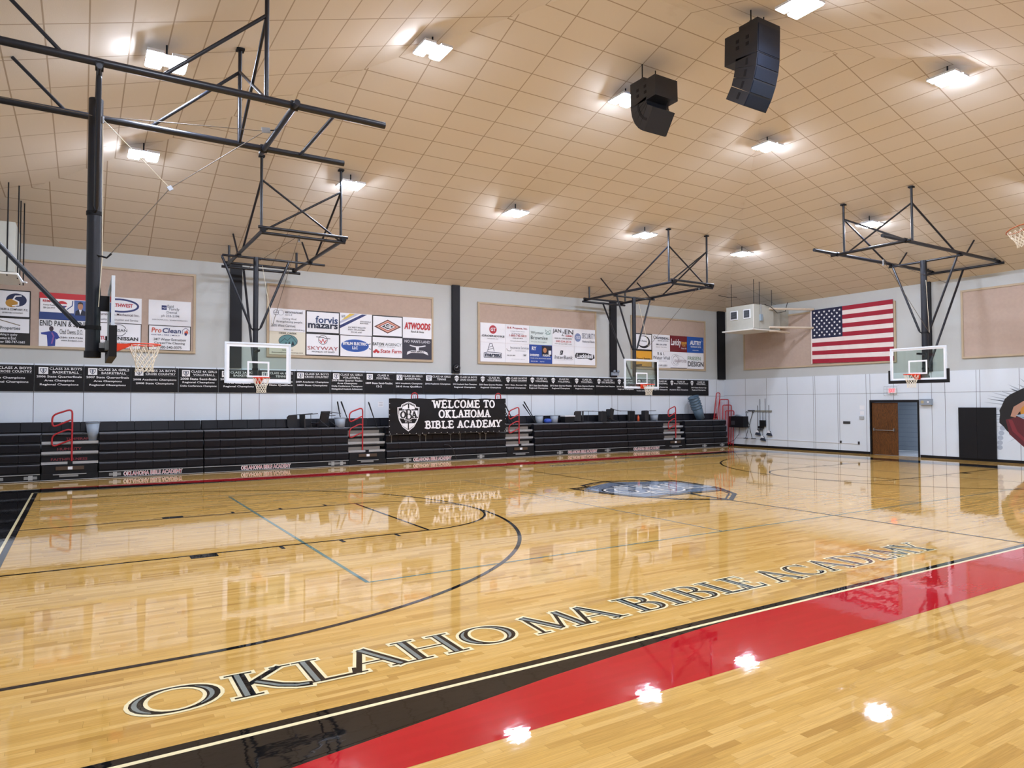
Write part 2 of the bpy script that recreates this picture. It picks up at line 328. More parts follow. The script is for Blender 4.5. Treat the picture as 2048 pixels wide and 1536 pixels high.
def stroke_letter(pl, ch, x0, w, y0, h, T, t, layers, serif=True):
    """layers: list of (material, extra width, mode, level); mode 'full' or 'inline'"""
    for m, ex, mode, lv in layers:
        for pts, k, sf in GL[ch]:
            P = [(x0+a*w, y0+b*h) for a, b in pts]
            if k == 'm':
                W = []
                for i in range(len(P)):
                    a = P[max(0, i-1)]; b = P[min(len(P)-1, i+1)]; d = math.hypot(b[0]-a[0], b[1]-a[1]) or 1
                    W.append(t+(T-t)*(abs(b[1]-a[1])/d)**1.6)
            else: W = [t+(T-t)*k]*len(P)
            if mode == 'inline':
                if k != 'm' and k < .6: continue
                if k == 'm':
                    seg = [i for i in range(len(P)) if W[i] > .45*T]
                    runs = []; 
                    for i in seg:
                        if runs and i == runs[-1][-1]+1: runs[-1].append(i)
                        else: runs.append([i])
                    for r in runs:
                        if len(r) > 2: pl.line([(P[i][0]-T*.12, P[i][1]) for i in r], [max(.004, (W[i]-.4*T)*.62) for i in r], m, lv)
                else:
                    a, b = P[0], P[-1]; Q = [(a[0]+(b[0]-a[0])*.03, a[1]+(b[1]-a[1])*.03)]+P[1:-1]+[(a[0]+(b[0]-a[0])*.97, a[1]+(b[1]-a[1])*.97)]
                    pl.line([(p[0]-T*.13, p[1]) for p in Q], W[0]*.42, m, lv)
                continue
            if ch == 'O' : pl.line(P[:-1], [v+2*ex for v in W[:-1]], m, lv, closed=True)
            else:
                Q = [Vector(p) for p in P]
                if ex: Q[0] = Q[0]+(Q[0]-Q[1]).normalized()*ex; Q[-1] = Q[-1]+(Q[-1]-Q[-2]).normalized()*ex
                pl.line(Q, [v+2*ex for v in W], m, lv)
            if serif:
                sw = T*.75+.0
                for c in sf:
                    p = P[0] if (c == 'T') == (P[0][1] > P[-1][1]) else P[-1]
                    yy = p[1]-t/2 if c == 'T' else p[1]+t/2
                    hw = (W[0]/2+sw*.8)
                    pl.rect(p[0]-hw-ex, yy-t/2-ex, p[0]+hw+ex, yy+t/2+ex, m, lv)
def shield(pl, cx, cy, w, out, fill, band, lett, l=1, wood=None):
    """crest: scalloped-top shield, split quarters, band with the three initials"""
    h = w*1.22; X = lambda a: cx+a*w/2; Y = lambda b: cy+b*h/2
    def path(k): return [(X(a*k), Y(b*k)) for a, b in [(-.98,.62),(-.66,.66),(-.62,.8),(-.3,.93),(0,1),(.3,.93),(.62,.8),(.66,.66),(.98,.62),(.95,.2),(.82,-.25),(.5,-.7),(0,-1),(-.5,-.7),(-.82,-.25),(-.95,.2)]]
    pl.line(path(1), w*.03, out, l, closed=True)
    pl.line(path(.93), w*.012, out, l, closed=True)
    if fill:
        pl.poly([(X(-.58),Y(.5)),(X(-.55),Y(.68)),(X(-.06),Y(.86)),(X(-.06),Y(.5))], fill, l)
        pl.poly([(X(.58),Y(.5)),(X(.06),Y(.5)),(X(.06),Y(.86)),(X(.55),Y(.68))], fill, l)
        pl.poly([(X(-.66),Y(-.47)),(X(-.05),Y(-.47)),(X(-.05),Y(-.86)),(X(-.42),Y(-.66))], fill, l)
        pl.poly([(X(.66),Y(-.47)),(X(.42),Y(-.66)),(X(.05),Y(-.86)),(X(.05),Y(-.47))], fill, l)
        pl.rect(X(-.84), Y(-.12), X(.84), Y(.42), fill, l)
    else:
        pl.poly([(X(-.86),Y(.52)),(X(-.86),Y(.1)),(X(-.7),Y(-.36)),(X(.7),Y(-.36)),(X(.86),Y(.1)),(X(.86),Y(.52)),(X(.55),Y(.68)),(X(0),Y(.88)),(X(-.55),Y(.68))], band, l)
        pl.line([(X(-.66),Y(-.42)),(X(.66),Y(-.42))], w*.03, out, l); pl.line([(X(0),Y(-.42)),(X(0),Y(-.97))], w*.03, out, l)
        pl.line([(X(0),Y(.62)),(X(0),Y(.97))], w*.03, out, l)
    for ch, a, ww, b0, b1 in (('O',-.72,.46,-.1,.36),('A',.28,.48,-.1,.36),('B',-.3,.62,-.2,.5)):
        stroke_letter(pl, ch, X(a), w/2*ww, Y(b0), h/2*(b1-b0), w*.075, w*.045, ([(lett, w*.022, 'full', l+1), (band, 0, 'full', l+2)] if fill else [(out, w*.026, 'full', l+1), (lett, w*.012, 'full', l+2), (band, -w*.004, 'full', l+3)]), serif=True)
    pl.rect(cx-w*.012, Y(-.05), cx+w*.012, Y(.38), lett if not fill else fill, l+4); pl.rect(cx-w*.04, Y(.2), cx+w*.04, Y(.25), lett if not fill else fill, l+4)
    pl.text('Est. 1911', X(-.3), Y(-.4), X(.3), Y(-.29), (fill or out), l+1, .01)
# ------------------------------------------------------------------ ceiling fixtures (the room's light)
lens = mat('lit_led_lens', 'e2ebff', .5, noise=0, emit=LED)
housing = mat('white_fixture_housing', 'c9ccd2', .5)
def make_light():
    t = thing('ceiling_light', '', 'ceiling light')
    b = MB(); b.box((-.32,-.32,.0),(-.06,.32,.05), housing); b.box((.06,-.32,.0),(.32,.32,.05), housing); b.box((-.06,-.2,.01),(.06,.2,.05), housing); b.box((-.2,-.12,.05),(.2,.12,.09), housing); b.tube([(0,0,.09),(0,0,.3)], .018, BLKM, 6); b.build('housing', t)
    for s in (-1, 1):
        p = MB(); x = s*.19; vs = []
        for z, k in ((-.004, 0), (-.03, .02)):
            for a, c in ((-.12+k,-.3+k),(.12-k,-.3+k),(.12-k,.3-k),(-.12+k,.3-k)): vs.append((x+a, c, z))
        p.add(vs, [(4,7,6,5),(0,1,5,4),(1,2,6,5),(2,3,7,6),(3,0,4,7)], lens); p.build('lens', t, label='glowing white LED lens')
    return t
LX = [2.03, 7.08, 12.45, 17.93, 23.1]
ROWN = {13.65: 'row nearest the bleachers', 8.4: 'second row from the bleachers', 3.4: 'third row from the bleachers', -1.9: 'row nearest the camera'}
XN = ['leftmost in', 'second from left in', 'middle of', 'fourth from left in', 'rightmost in']
L0 = make_light(); first = True
for ry in (13.65, 8.4, 3.4, -1.9):
    for i, lx in enumerate(LX):
        z = ceil_z(lx, ry)-.3 - (0 if 1 else 0)
        lab = 'white LED ceiling light, '+XN[i]+' '+ROWN[ry]
        if first: L0.location = (lx, ry, z); L0['label'] = lab; L0['group'] = 'LED ceiling lights'; first = False
        else: dup(L0, (lx, ry, z), 0, lab, 'LED ceiling lights')
# ------------------------------------------------------------------ floor
b = MB(); b.quad([(XW-.1,YN-.1,0),(XE+.1,YN-.1,0),(XE+.1,YF+.1,0),(XW-.1,YF+.1,0)], WOOD)
FLOOR = struct(b.build('floor'))
def fpl(): return Plane((0,0,0),(1,0,0),(0,1,0),.0008)
W_, L_ = 15.24, 25.6
def cpts(cx, cy, r, a, b_, n=60): return [(cx+r*cos(radians(a+(b_-a)*i/n)), cy+r*sin(radians(a+(b_-a)*i/n))) for i in range(n+1)]
# borders: black line, pale stripe, black-to-red band
pl = fpl()
pl.rect(-.08,-.085,L_+.08,0,PBLK,2).rect(-.08,W_,L_+.08,W_+.085,PBLK,2)
pl.rect(-.11,-.125,L_+.11,-.085,PCRM,2).rect(-.11,W_+.085,L_+.11,W_+.125,PCRM,2)
pl.rect(-.08,-.085,0,W_+.085,PBLK,2).rect(L_,-.085,L_+.08,W_+.085,PBLK,2)
pl.rect(-.125,-.125,-.085,W_+.125,PCRM,2).rect(L_+.085,-.125,L_+.125,W_+.125,PCRM,2)
pl.build = lambda name: pl.mb.build(name, FLOOR)
pl.mb.build('court_boundary_line', FLOOR)
pl = fpl()
sw = [(-1.2,-1.0),(0,-.9),(1.2,-.765),(1.9,-.65),(2.9,-.5),(3.93,-.35),(4.98,-.24),(5.7,-.17),(6.3,-.125)]
pl.poly([(-1.1,-1.0),(-1.1,-.125)]+[(6.3,-.125)]+[(x,y) for x,y in sw[::-1][1:]], PBLK)
pl.poly([(x,y) for x,y in sw[1:]]+[(L_-6.3,-.125)]+[(L_-x,y) for x,y in sw[::-1][1:-1]]+[(L_,-1.0),(0,-1.0)], PRED)
pl.poly([(L_-x,y) for x,y in sw[1:]]+[(L_+1.1,-.125),(L_+1.1,-1.0),(L_,-1.0)], PBLK)
pl.poly([(-1.1,W_+.125),(-1.1,W_+1)]+[(0,W_+1)]+[(x,W_-y) for x,y in sw[1:]], PBLK)
pl.poly([(x,W_-y) for x,y in sw[::-1][:-1]]+[(0,W_+1),(L_,W_+1)]+[(L_-x,W_-y) for x,y in sw[1:]], PRED)
pl.poly([(L_-x,W_-y) for x,y in sw[::-1][:-1]]+[(L_,W_+1),(L_+1.1,W_+1),(L_+1.1,W_+.125)], PBLK)
pl.rect(-2.3,-.125,-.125,W_+.125,PBLK); pl.rect(L_+.125,-.125,L_+1.1,W_+.125,PBLK)
pl.rect(-1.1,-1.0,-1.0,-.2,PBLK,1)
pl.mb.build('court_border_band', FLOOR)
# playing lines
pl = fpl()
for s in (0, 1):
    X = (lambda x: x) if not s else (lambda x: L_-x)
    fl = lambda P: [(X(a), c) for a, c in P]
    ft = 5.79; cy = W_/2
    for y in (cy-1.83, cy+1.83): pl.line(fl([(0,y),(ft,y)]), .05, PBLK, 3)
    pl.line(fl([(ft,cy-1.85),(ft,cy+1.85)]), .05, PBLK, 3)
    pl.line(fl(cpts(ft,cy,1.83,-90,90,40)), .05, PBLK, 3)
    r = 6.02; pl.line(fl([(0,cy-r)]+cpts(1.6,cy,r,-90,90,70)+[(0,cy+r)]), .06, PBLK, 3)
    for sg in (-1, 1):
        y0 = cy+sg*1.85; y1 = cy+sg*(1.85+.2)
        a, c = X(2.15), X(2.5); pl.rect(min(a,c), min(y0,y1), max(a,c), max(y0,y1), PBLK, 3)
        for q in (3.35, 4.25, 5.15): a, c = X(q), X(q+.055); pl.rect(min(a,c), min(y0,y1), max(a,c), max(y0,y1), PBLK, 3)
pl.line([(L_/2,0),(L_/2,5.62)], .05, PBLK, 3); pl.line([(L_/2,9.75),(L_/2,W_)], .05, PBLK, 3)
pl.mb.build('basketball_line', FLOOR)
pl = fpl(); vx0, vx1, vy0, vy1 = 3.74, 21.86, 3.1, 12.1
pl.rect(vx0-.025,vy0,vx0+.025,vy1,PTEAL,2).rect(vx1-.025,vy0,vx1+.025,vy1,PTEAL,2).rect(vx0,vy0-.02,vx1,vy0+.02,PTEAL,2).rect(vx0,vy1-.02,vx1,vy1+.02,PTEAL,2)
for x in (9.8, 15.8): pl.line([(x,vy0),(x,vy1)], .035, PGRY, 2)
pl.mb.build('volleyball_line', FLOOR)
pl = fpl(); pl.line([(5.05,-2.6),(8.8,-2.6)], .035, PCRM, 2); pl.line([(8.3,-1.35),(9.9,-3.2)], .04, PCRM, 2)
# big painted sideline lettering
def court_text(pl, flip, y0, h):
    xs = [('O',1.17,.57),('K',1.8,.56),('L',2.3,.42),('A',2.66,.5),('H',3.15,.56),('O',3.76,.49),('M',4.42,.58),('A',4.93,.52),('B',5.66,.4),('I',6.08,.28),('B',6.42,.42),('L',6.87,.4),('E',7.26,.34),
          ('A',7.8,.48),('C',8.31,.48),('A',8.82,.52),('D',9.36,.5),('E',9.92,.36),('M',10.3,.56),('Y',10.88,.48)]
    for ch, x, w in xs:
        stroke_letter(pl, ch, x, w  , y0, h, .092, .022, [(PCRM, .028, 'full', 3), (PBLK, 0, 'full', 4), (PGRY, 0, 'inline', 5)])
pl2 = fpl(); court_text(pl2, 0, .5, .48); pl2.mb.build('painted_lettering', FLOOR, label='large OKLAHOMA BIBLE ACADEMY lettering along the near sideline')
pl3 = Plane((L_,W_,0),(-1,0,0),(0,-1,0),.0008); court_text(pl3, 0, .5, .48); pl3.mb.build('painted_lettering', FLOOR, label='lettering along the far sideline, facing the bleachers')
pl4 = fpl(); shield(pl4, 12.85, 7.68, 3.5, PBLK, None, PSLATE, PWHT, 4); pl4.mb.build('court_crest', FLOOR, label='slate and black crest painted at centre court')
# ------------------------------------------------------------------ ceiling, walls
def roof(name, pts, uvf):
    b = MB(); b.quad(pts, CEIL); o = b.build(name); me = o.data; ul = me.uv_layers.new(name='UVMap')
    for lp in me.loops: ul.data[lp.index].uv = uvf(me.vertices[lp.vertex_index].co)
    return struct(o)
xo = (8.64 % 1.22)/1.22
def cq(i):
    A, B = Vector((XW,YF,EAVE)), Vector((XE,YF,EAVE)); C_, D_ = Vector((XW,YN,EAVE)), Vector((XE,YN,EAVE)); P, Q = Vector((XR0,YR,HR)), Vector((XR1,YR,HR))
    return [(B,A,P,Q), (D_,B,Q), (C_,D_,Q,P), (A,C_,P)][i]
b = MB()
for i in range(4): b.quad(cq(i), CEIL)
o = b.build('ceiling'); struct(o); ul = o.data.uv_layers.new(name='UVMap')
for p in o.data.polygons:
    for li in p.loop_indices:
        c = o.data.vertices[o.data.loops[li].vertex_index].co
        if p.index == 0: uv = (c.x/1.22-xo, (YF-c.y-.51)/.583+1)
        elif p.index == 2: uv = (c.x/1.22-xo, (c.y-YN-.51)/.583+1)
        elif p.index == 1: uv = (c.y/1.22-.18, (XE-c.x-.51)/.583+1)
        else: uv = (c.y/1.22-.18, (c.x-XW-.51)/.583+1)
        ul.data[li].uv = uv
# walls with thickness outward
b = MB(); b.box((XW-.2,YF,0),(XE+.2,YF+.2,7.2), PLAST); wf = struct(b.build('wall_far'))
b = MB(); b.box((XW-.2,YN-.2,0),(XE+.2,YN,7.2), PLAST); struct(b.build('wall_near'))
b = MB(); b.box((XW-.2,YN,0),(XW,YF,7.2), PLAST); wl = struct(b.build('wall_left'))
DY0, DY1, DH = 9.7, 11.55, 2.16
b = MB(); b.box((XE,YN,0),(XE+.2,DY0,7.2), PLAST); b.box((XE,DY1,0),(XE+.2,YF,7.2), PLAST); b.box((XE,DY0,DH),(XE+.2,DY1,7.2), PLAST); we = struct(b.build('wall_right'))
PT = 3.29
# white wall panels and their joints (part of each wall)
b = MB(); T = .03
b.box((XW,YF-T,.0),(XE,YF,PT), PANEL)
for x in [-2.73,-1.52,-.31,.9,2.12,3.33,4.54,4.94,5.3,5.86,7.08,8.3,9.51,10.7,11.9,13.1,13.45,14.3,15.5,16.67,17.87,19.04,20.22,21.0,21.33,22.13,23.34,24.53,25.76,26.95,27.75]:
    b.box((x-.008,YF-T-.002,0),(x+.008,YF-T,PT), SEAM)
b.box((XW,YF-T-.002,2.455),(XE,YF-T,2.47), SEAM); b.build('white_panelling', wf)
b = MB()
def eb(y0, y1, z0, z1, m=PANEL, t=.03): b.box((XE-t,y0,z0),(XE,y1,z1), m)
eb(YN,DY0,0,PT); eb(DY1,YF-T,0,PT); eb(DY0,DY1,DH,PT)
for y in (17.87,16.65,15.52,14.19,14.1,13.03,12.95,11.76,9.17,8.69,7.62,7.5,6.26,5.04,3.82):
    if DY0-.05 < y < DY1+.05: continue
    for z0, z1 in ((.1, PT),): b.box((XE-.032,y-.007,z0),(XE-.03,y+.007,z1), SEAM)
for y in (11.59, 10.62, 9.66): b.box((XE-.032,y-.007,DH+.02),(XE-.03,y+.007,PT), SEAM)
b.box((XE-.032,YN,2.485),(XE-.03,YF,2.498), SEAM); b.build('white_panelling', we)
b = MB(); b.box((XW,YN,0),(XW+.03,YF,PT), PANEL); b.build('white_panelling', wl)
b = MB(); b.box((XE-.045,YN,0),(XE-.03,DY0-.08,.1), BLKM); b.box((XE-.045,DY1+.08,0),(XE-.03,YF-.03,.1), BLKM); struct(b.build('baseboard_right'))
# black pilasters
colk = mat('black_column_wrap', '101118', .5, noise=.15, scale=2, spec=.3)
for n, (x0, x1) in enumerate(((4.92,5.28),(12.99,13.32),(20.9,21.26),(27.86,28.36))):
    b = MB(); b.box((x0,YF-.1,PT),(x1,YF-.001,EAVE+.02), colk); tag(b.build('wall_column'), ['black wall column behind the left side hoop','black wall column above the clock, between the two middle sponsor boards','black wall column behind the right side hoop','black column in the far corner of the gym'][n], 'column')
b = MB(); b.box((XE-.1,9.12,PT),(XE-.001,9.46,EAVE+.02), colk); tag(b.build('wall_column'), 'black column on the flag wall behind the far end hoop', 'column')
# doorway and corridor beyond
b = MB()
for a, c in (((XE-.06,DY1-.0,0),(XE+.2,DY1+.06,DH+.06)), ((XE-.06,DY0-.06,0),(XE+.2,DY0,DH+.06)), ((XE-.06,DY0,DH-.04),(XE+.2,DY1,DH+.06))): b.box(a, c, BLKM)
struct(b.build('trim_1'))
def wood_door():
    m = bpy.data.materials.new('oak_door_veneer'); m.use_nodes = True; nt = m.node_tree; bb = nt.nodes['Principled BSDF']; L = nt.links.new
    tc = N(nt, 'ShaderNodeTexCoord'); mp = N(nt, 'ShaderNodeMapping'); mp.inputs['Scale'].default_value = (1, 5, .55); L(tc.outputs['Object'], mp.inputs[0])
    w = N(nt, 'ShaderNodeTexNoise'); w.inputs['Scale'].default_value = 2.2; w.inputs['Detail'].default_value = 6; w.inputs['Distortion'].default_value = 2.2; L(mp.outputs[0], w.inputs['Vector'])
    wv = N(nt, 'ShaderNodeMath', operation='MULTIPLY'); wv.inputs[1].default_value = 14; L(w.outputs['Fac'], wv.inputs[0]); fr = N(nt, 'ShaderNodeMath', operation='PINGPONG'); fr.inputs[1].default_value = 1; L(wv.outputs[0], fr.inputs[0])
    cr = N(nt, 'ShaderNodeValToRGB'); cr.color_ramp.elements[0].color = lin('3e2411'); cr.color_ramp.elements[1].color = lin('73481f'); L(fr.outputs[0], cr.inputs[0]); L(cr.outputs[0], bb.inputs['Base Color']); bb.inputs['Roughness'].default_value = .35
    return m
OAK = wood_door()
b = MB(); b.box((XE+.0,10.5,.01),(XE+.045,DY1-.005,DH-.05), OAK); dr = struct(b.build('door_1'))
b = MB(); b.tube([(XE-.07,10.62,1.0),(XE-.07,11.44,1.0)], .016, STEEL, 8)
for y in (10.62, 11.44): b.box((XE-.08,y-.02,.97),(XE,y+.02,1.08), STEEL)
b.build('push_bar', dr)
b = MB(); b.box((XE+.05,DY0+.005,.01),(XE+.95,DY0+.05,DH-.05), OAK); dr2 = struct(b.build('door_2'))
CMU = mat('blue_grey_block_paint', '98a3b0', .6); CFL = mat('corridor_floor', 'aab0b8', .35)
b = MB(); cx0, cx1 = XE+.2, XE+3.4
b.box((cx0,8.0,-.12),(cx1,13,-.003), CFL); struct(b.build('floor_corridor'))
b = MB(); b.box((cx1,8,0),(cx1+.1,13,3), CMU)
for k in range(1, 15): b.box((cx1-.003,8,k*.2-.004),(cx1,13,k*.2+.004), mat('mortar_joint','6f7b8c',.8))
b.box((cx0,13,0),(cx1,13.1,3), CMU); b.box((cx0,7.9,0),(cx1,8,3), CMU); struct(b.build('wall_corridor'))
b = MB(); b.box((cx0,7.9,3),(cx1,13.1,3.1), PLAST); struct(b.build('ceiling_corridor'))
tc_ = thing('ceiling_light', 'corridor ceiling light beyond the open door', 'ceiling light', (XE+1.7,9.6,2.95))
b = MB(); b.box((XE+1.4,9.3,2.92),(XE+2.0,9.9,2.999), housing); b.build('housing', tc_)
b = MB(); b.quad([(XE+1.45,9.35,2.915),(XE+1.45,9.85,2.915),(XE+1.95,9.85,2.915),(XE+1.95,9.35,2.915)], mat('corridor_lens', 'eef4ff', .5, noise=0, emit=13)); b.build('lens', tc_)
# ------------------------------------------------------------------ basketball backstops
GLASS = bpy.data.materials.new('backboard_glass'); GLASS.use_nodes = True
nt = GLASS.node_tree; nt.nodes.clear(); o_ = N(nt, 'ShaderNodeOutputMaterial'); tr = N(nt, 'ShaderNodeBsdfTransparent'); tr.inputs[0].default_value = (.86, .93, .9, 1)
gl = N(nt, 'ShaderNodeBsdfGlossy'); gl.inputs['Roughness'].default_value = .02; mxs = N(nt, 'ShaderNodeMixShader'); fr = N(nt, 'ShaderNodeFresnel'); fr.inputs[0].default_value = 1.45
nt.links.new(fr.outputs[0], mxs.inputs[0]); nt.links.new(tr.outputs[0], mxs.inputs[1]); nt.links.new(gl.outputs[0], mxs.inputs[2]); nt.links.new(mxs.outputs[0], o_.inputs[0])
ALUP = mat('pale_board_frame', 'd4dde6', .45); CABLE = mat('steel_cable', '6d655c', .5, .3); ROPE = mat('pale_cable_sleeve', 'd9cfb8', .6)
def net_mesh(b, c, fwd=Vector((0,0,-1)), R=.222, H=.42):
    """diamond net hanging from a rim centred at c along fwd"""
    c = Vector(c); a = Vector((1,0,0)) if abs(fwd.x) < .9 else Vector((0,1,0)); u = (a-fwd*a.dot(fwd)).normalized(); v = fwd.cross(u); n = 12
    rows = [(0,1.0),(.35,.82),(.5,.68),(.64,.6),(.78,.56),(.9,.56),(1.0,.6)]
    P = lambda i, k: c+fwd*(rows[k][0]*H)+(u*cos(2*pi*(i+(.5 if k % 2 else 0))/n)+v*sin(2*pi*(i+(.5 if k % 2 else 0))/n))*R*rows[k][1]
    for k in range(len(rows)-1):
        for i in range(n):
            q = P(i, k+1); q2 = P(i-1, k+1) if k % 2 == 0 else P(i+1, k+1)
            if k == 0:
                q2 = q
                b.tube([P(i, 0), P(i, 1)], .0045, NET, 4, cap=False); b.tube([P(i, 0), P(i-1, 1)], .0045, NET, 4, cap=False)
            else:
                b.tube([P(i, k), q], .006, NET, 4, cap=False); b.tube([P(i, k), q2], .006, NET, 4, cap=False)
def hoop(label, ox, oy, f, zb, zt, zrim, cfg, pad=True, group=None):
    """ceiling-hung backstop; u forward from the board face, v sideways"""
    f = Vector((f[0], f[1], 0)); l = Vector((-f.y, f.x, 0)); Z = Vector((0,0,1)); O = Vector((ox, oy, 0))
    P = lambda u, v, z: O+f*u+l*v+Z*z
    t = thing('basketball_backstop', label, 'basketball hoop', (ox, oy, 0), group)
    hw = cfg.get('hw', .915); h = zt-zb
    def bx(b, u0, u1, v0, v1, z0, z1, m):
        b.obox(P((u0+u1)/2,(v0+v1)/2,(z0+z1)/2), f*abs(u1-u0)/2, l*abs(v1-v0)/2, Z*abs(z1-z0)/2, m)
    fm = ALUP
    b = MB(); w = .05
    bx(b,-.045,.0,-hw,hw,zt-w,zt,fm); bx(b,-.045,.0,-hw,hw,zb,zb+w,fm); bx(b,-.045,.0,-hw,-hw+w,zb+w,zt-w,fm); bx(b,-.045,.0,hw-w,hw,zb+w,zt-w,fm)
    fr_ = b.build('backboard_frame', t)
    b = MB(); bx(b,-.028,-.016,-hw+w,hw-w,zb+w,zt-w,GLASS); gp = b.build('glass_pane', t)
    b = MB(); q = WHITE; bw = cfg.get('border', .05)
    for (a0,a1,c0,c1) in ((-hw+w,hw-w,zt-w-bw,zt-w),(-hw+w,hw-w,zb+w,zb+w+bw),(-hw+w,-hw+w+bw,zb+w+bw,zt-w-bw),(hw-w-bw,hw-w,zb+w+bw,zt-w-bw)): bx(b,-.0155,-.014,a0,a1,c0,c1,q)
    s0 = zrim+.02; 
    for (a0,a1,c0,c1) in ((-.305,.305,s0+.41,s0+.46),(-.305,.305,s0,s0+.05),(-.305,-.255,s0+.05,s0+.41),(.255,.305,s0+.05,s0+.41)): bx(b,-.0155,-.014,a0,a1,c0,c1,q)
    b.build('target_square', gp)
    if pad:
        b = MB(); p0 = zb-.05
        bx(b,-.07,.03,-hw-.05,hw+.05,p0-.02,zb+.035,BLKM)
        for s in (-1, 1): bx(b,-.07,.03,s*(hw-.0),s*(hw+.05),zb+.035,zb+.38,BLKM)
        b.build('edge_padding', t)
    # rim
    b = MB(); ro = cfg.get('ro',.385); rc = P(ro, 0, zrim); R = .2286
    b.tube([rc+(f*cos(a)+l*sin(a))*R for a in [2*pi*i/32 for i in range(32)]], .011, ORANGE, 8, closed=True)
    bx(b,.0,.012,-.09,.09,zrim-.16,zrim+.02,ORANGE); bx(b,.0,ro-.215,-.06,.06,zrim-.03,zrim-.02,ORANGE)
    for s in (-1, 1):
        b.add([P(.01,s*.07,zrim-.15),P(.01,s*.07,zrim),P(ro-.185,s*.1,zrim),P(ro-.185,s*.1,zrim-.02)], [(0,1,2,3)], ORANGE)
        b.add([P(.01,s*.074,zrim-.15),P(.01,s*.074,zrim),P(ro-.185,s*.104,zrim),P(ro-.185,s*.104,zrim-.02)], [(3,2,1,0)], ORANGE)
    rm = b.build('rim', t)
    b = MB(); net_mesh(b, rc-Z*.012); b.build('net', rm)
    # structure
    zB = cfg['z']; v0, v1 = cfg['v']; uf, ur = cfg['u']; um = cfg['um']; uh = cfg['uh']; uc = cfg['uc']; pr = cfg['pr']; br = cfg['br']; pv = cfg.get('pv', 0)
    cz = lambda p: ceil_z(p.x, p.y)
    for v in (v0, v1):
        b = MB(); b.tube([P(ur,v,zB), P(uf,v,zB)], br, BLK, 12); b.build('beam', t)
    b = MB()
    if cfg.get('single'): b.tube([P(uc,v0-.2,zB-.02),P(uc,v1+.2,zB-.02)], br*.85, BLK, 10)
    else:
        b.tube([P(uc,v0-.12,zB+.07),P(uc,v1+.12,zB+.07)], br*.8, BLK, 10); b.tube([P(uc,v0-.05,zB-.07),P(uc,v1+.05,zB-.07)], br*.8, BLK, 10)
    for v in (v0, v1): b.tube([P(uc-.06,v,zB),P(uc+.06,v,zB)], br*1.35, BLKM, 10)
    b.build('front_crossbar', t)
    b = MB(); b.tube([P(ur,v0-.1,zB+.06),P(ur,v1+.1,zB+.06)], br*.8, BLK, 10); b.tube([P(ur+.02,v0-.18,zB-.08),P(ur+.02,v1+.18,zB-.08)], br*.85, BLK, 10)
    for v in (v0, v1): b.tube([P(ur-.07,v,zB),P(ur+.07,v,zB)], br*1.4, BLKM, 10)
    b.build('rear_crossbar', t)
    mo = cfg.get('mo', .1)
    b = MB(); b.tube([P(um,v0-mo,zB-.09),P(um,v1+mo,zB-.09)], br*.7, BLK, 10)
    for v in (v0, v1): b.tube([P(um-.05,v,zB-.05),P(um+.05,v,zB-.05)], br*1.3, BLKM, 10)
    b.build('hinge_bar', t)
    if cfg.get('tie'):
        b = MB(); b.tube([P(cfg['tie'],v0,zB),P(cfg['tie'],v1,zB)], br*.55, BLK, 8); b.build('tie_bar', t)
    zs = cfg.get('zs', 1.15)
    for i, v in enumerate((v0, v1)):
        a = P(uh,v,zB); top = Vector((a.x,a.y,cz(a)))
        b = MB(); b.tube([a,top-Z*.01], .036, BLK, 8); b.obox(top-Z*.03, f*.07, l*.07, Z*.02, BLKM); b.build('hanger', t)
        up_ = P(uh,v,min(zB+zs, cz(a)-.2))
        b = MB(); b.tube([up_, P(cfg['ub'],v,zB)], .03, BLK, 8); b.build('sway_brace', t)
        b = MB(); b.tube([up_, P(uh,(v1 if i == 0 else v0),zB)], .028, BLK, 8); b.build('cross_brace', t)
        a = P(ur+.25,v,zB); b = MB(); b.tube([a, Vector((a.x,a.y,cz(a)-.01))], .036, BLK, 8); b.build('hanger', t)
        us = cfg['us']; a = P(us,v,zB); n_ = 0
        while cz(P(us-n_,v,0)) > zB+n_ and n_ < 1.5: n_ += .02
        b = MB(); b.tube([a, P(us-n_,v,zB+n_-.02)], .028, BLK, 8); b.build('strut', t)
    # mast
    zm = cfg.get('zm', zb+.1); up = cfg['up']
    b = MB(); b.tube([P(up,pv,zm),P(up,pv,zB-.06)], pr, BLK, 20)
    for z in (cfg['zc'], zb+.42): b.tube([P(up,pv,z-.03),P(up,pv,z+.03)], pr+.012, BLKM, 20)
    b.tube([P(up,pv,zm-.04),P(up,pv,zm+.06)], pr+.015, BLKM, 20); b.build('mast', t)
    vb = cfg['vb']
    for s in (-1, 1):
        top = P(um,pv+s*vb,zB-.1); bot = P(up+.02,pv+s*(pr+.05),cfg['zc']+.03)
        b = MB(); b.tube([top, top.lerp(bot,.03), bot.lerp(top,.03), bot], [.02,.036,.036,.02], BLK, 8)
        b.tube([bot, P(up,pv+s*pr,cfg['zc'])], .02, BLKM, 6); b.build('mast_brace', t)
    top = P(ur,cfg.get('rv',pv),zB-.1); bot = P(up-pr-.08,pv,zb+.43); b = MB(); b.tube([top, bot], .036, BLK, 10); b.tube([bot, P(up,pv,zb+.42)], .025, BLKM, 6); b.build('rear_brace', t)
    b = MB(); bx(b,up,-.045,-.06,.06,zb+.05,zb+.11,BLKM); bx(b,up+pr*.6,-.045,-.05,.05,zb+.1,zrim,STEEL); bx(b,-.1,-.045,-.3,.3,zrim-.12,zrim+.02,STEEL); b.build('board_bracket', t)
    b = MB(); bx(b,up,-.045,-.05,.05,zt-.42 if ro > .4 else zt-.25,zt-.19,BLKM); b.build('board_bracket', t)
    return t, P
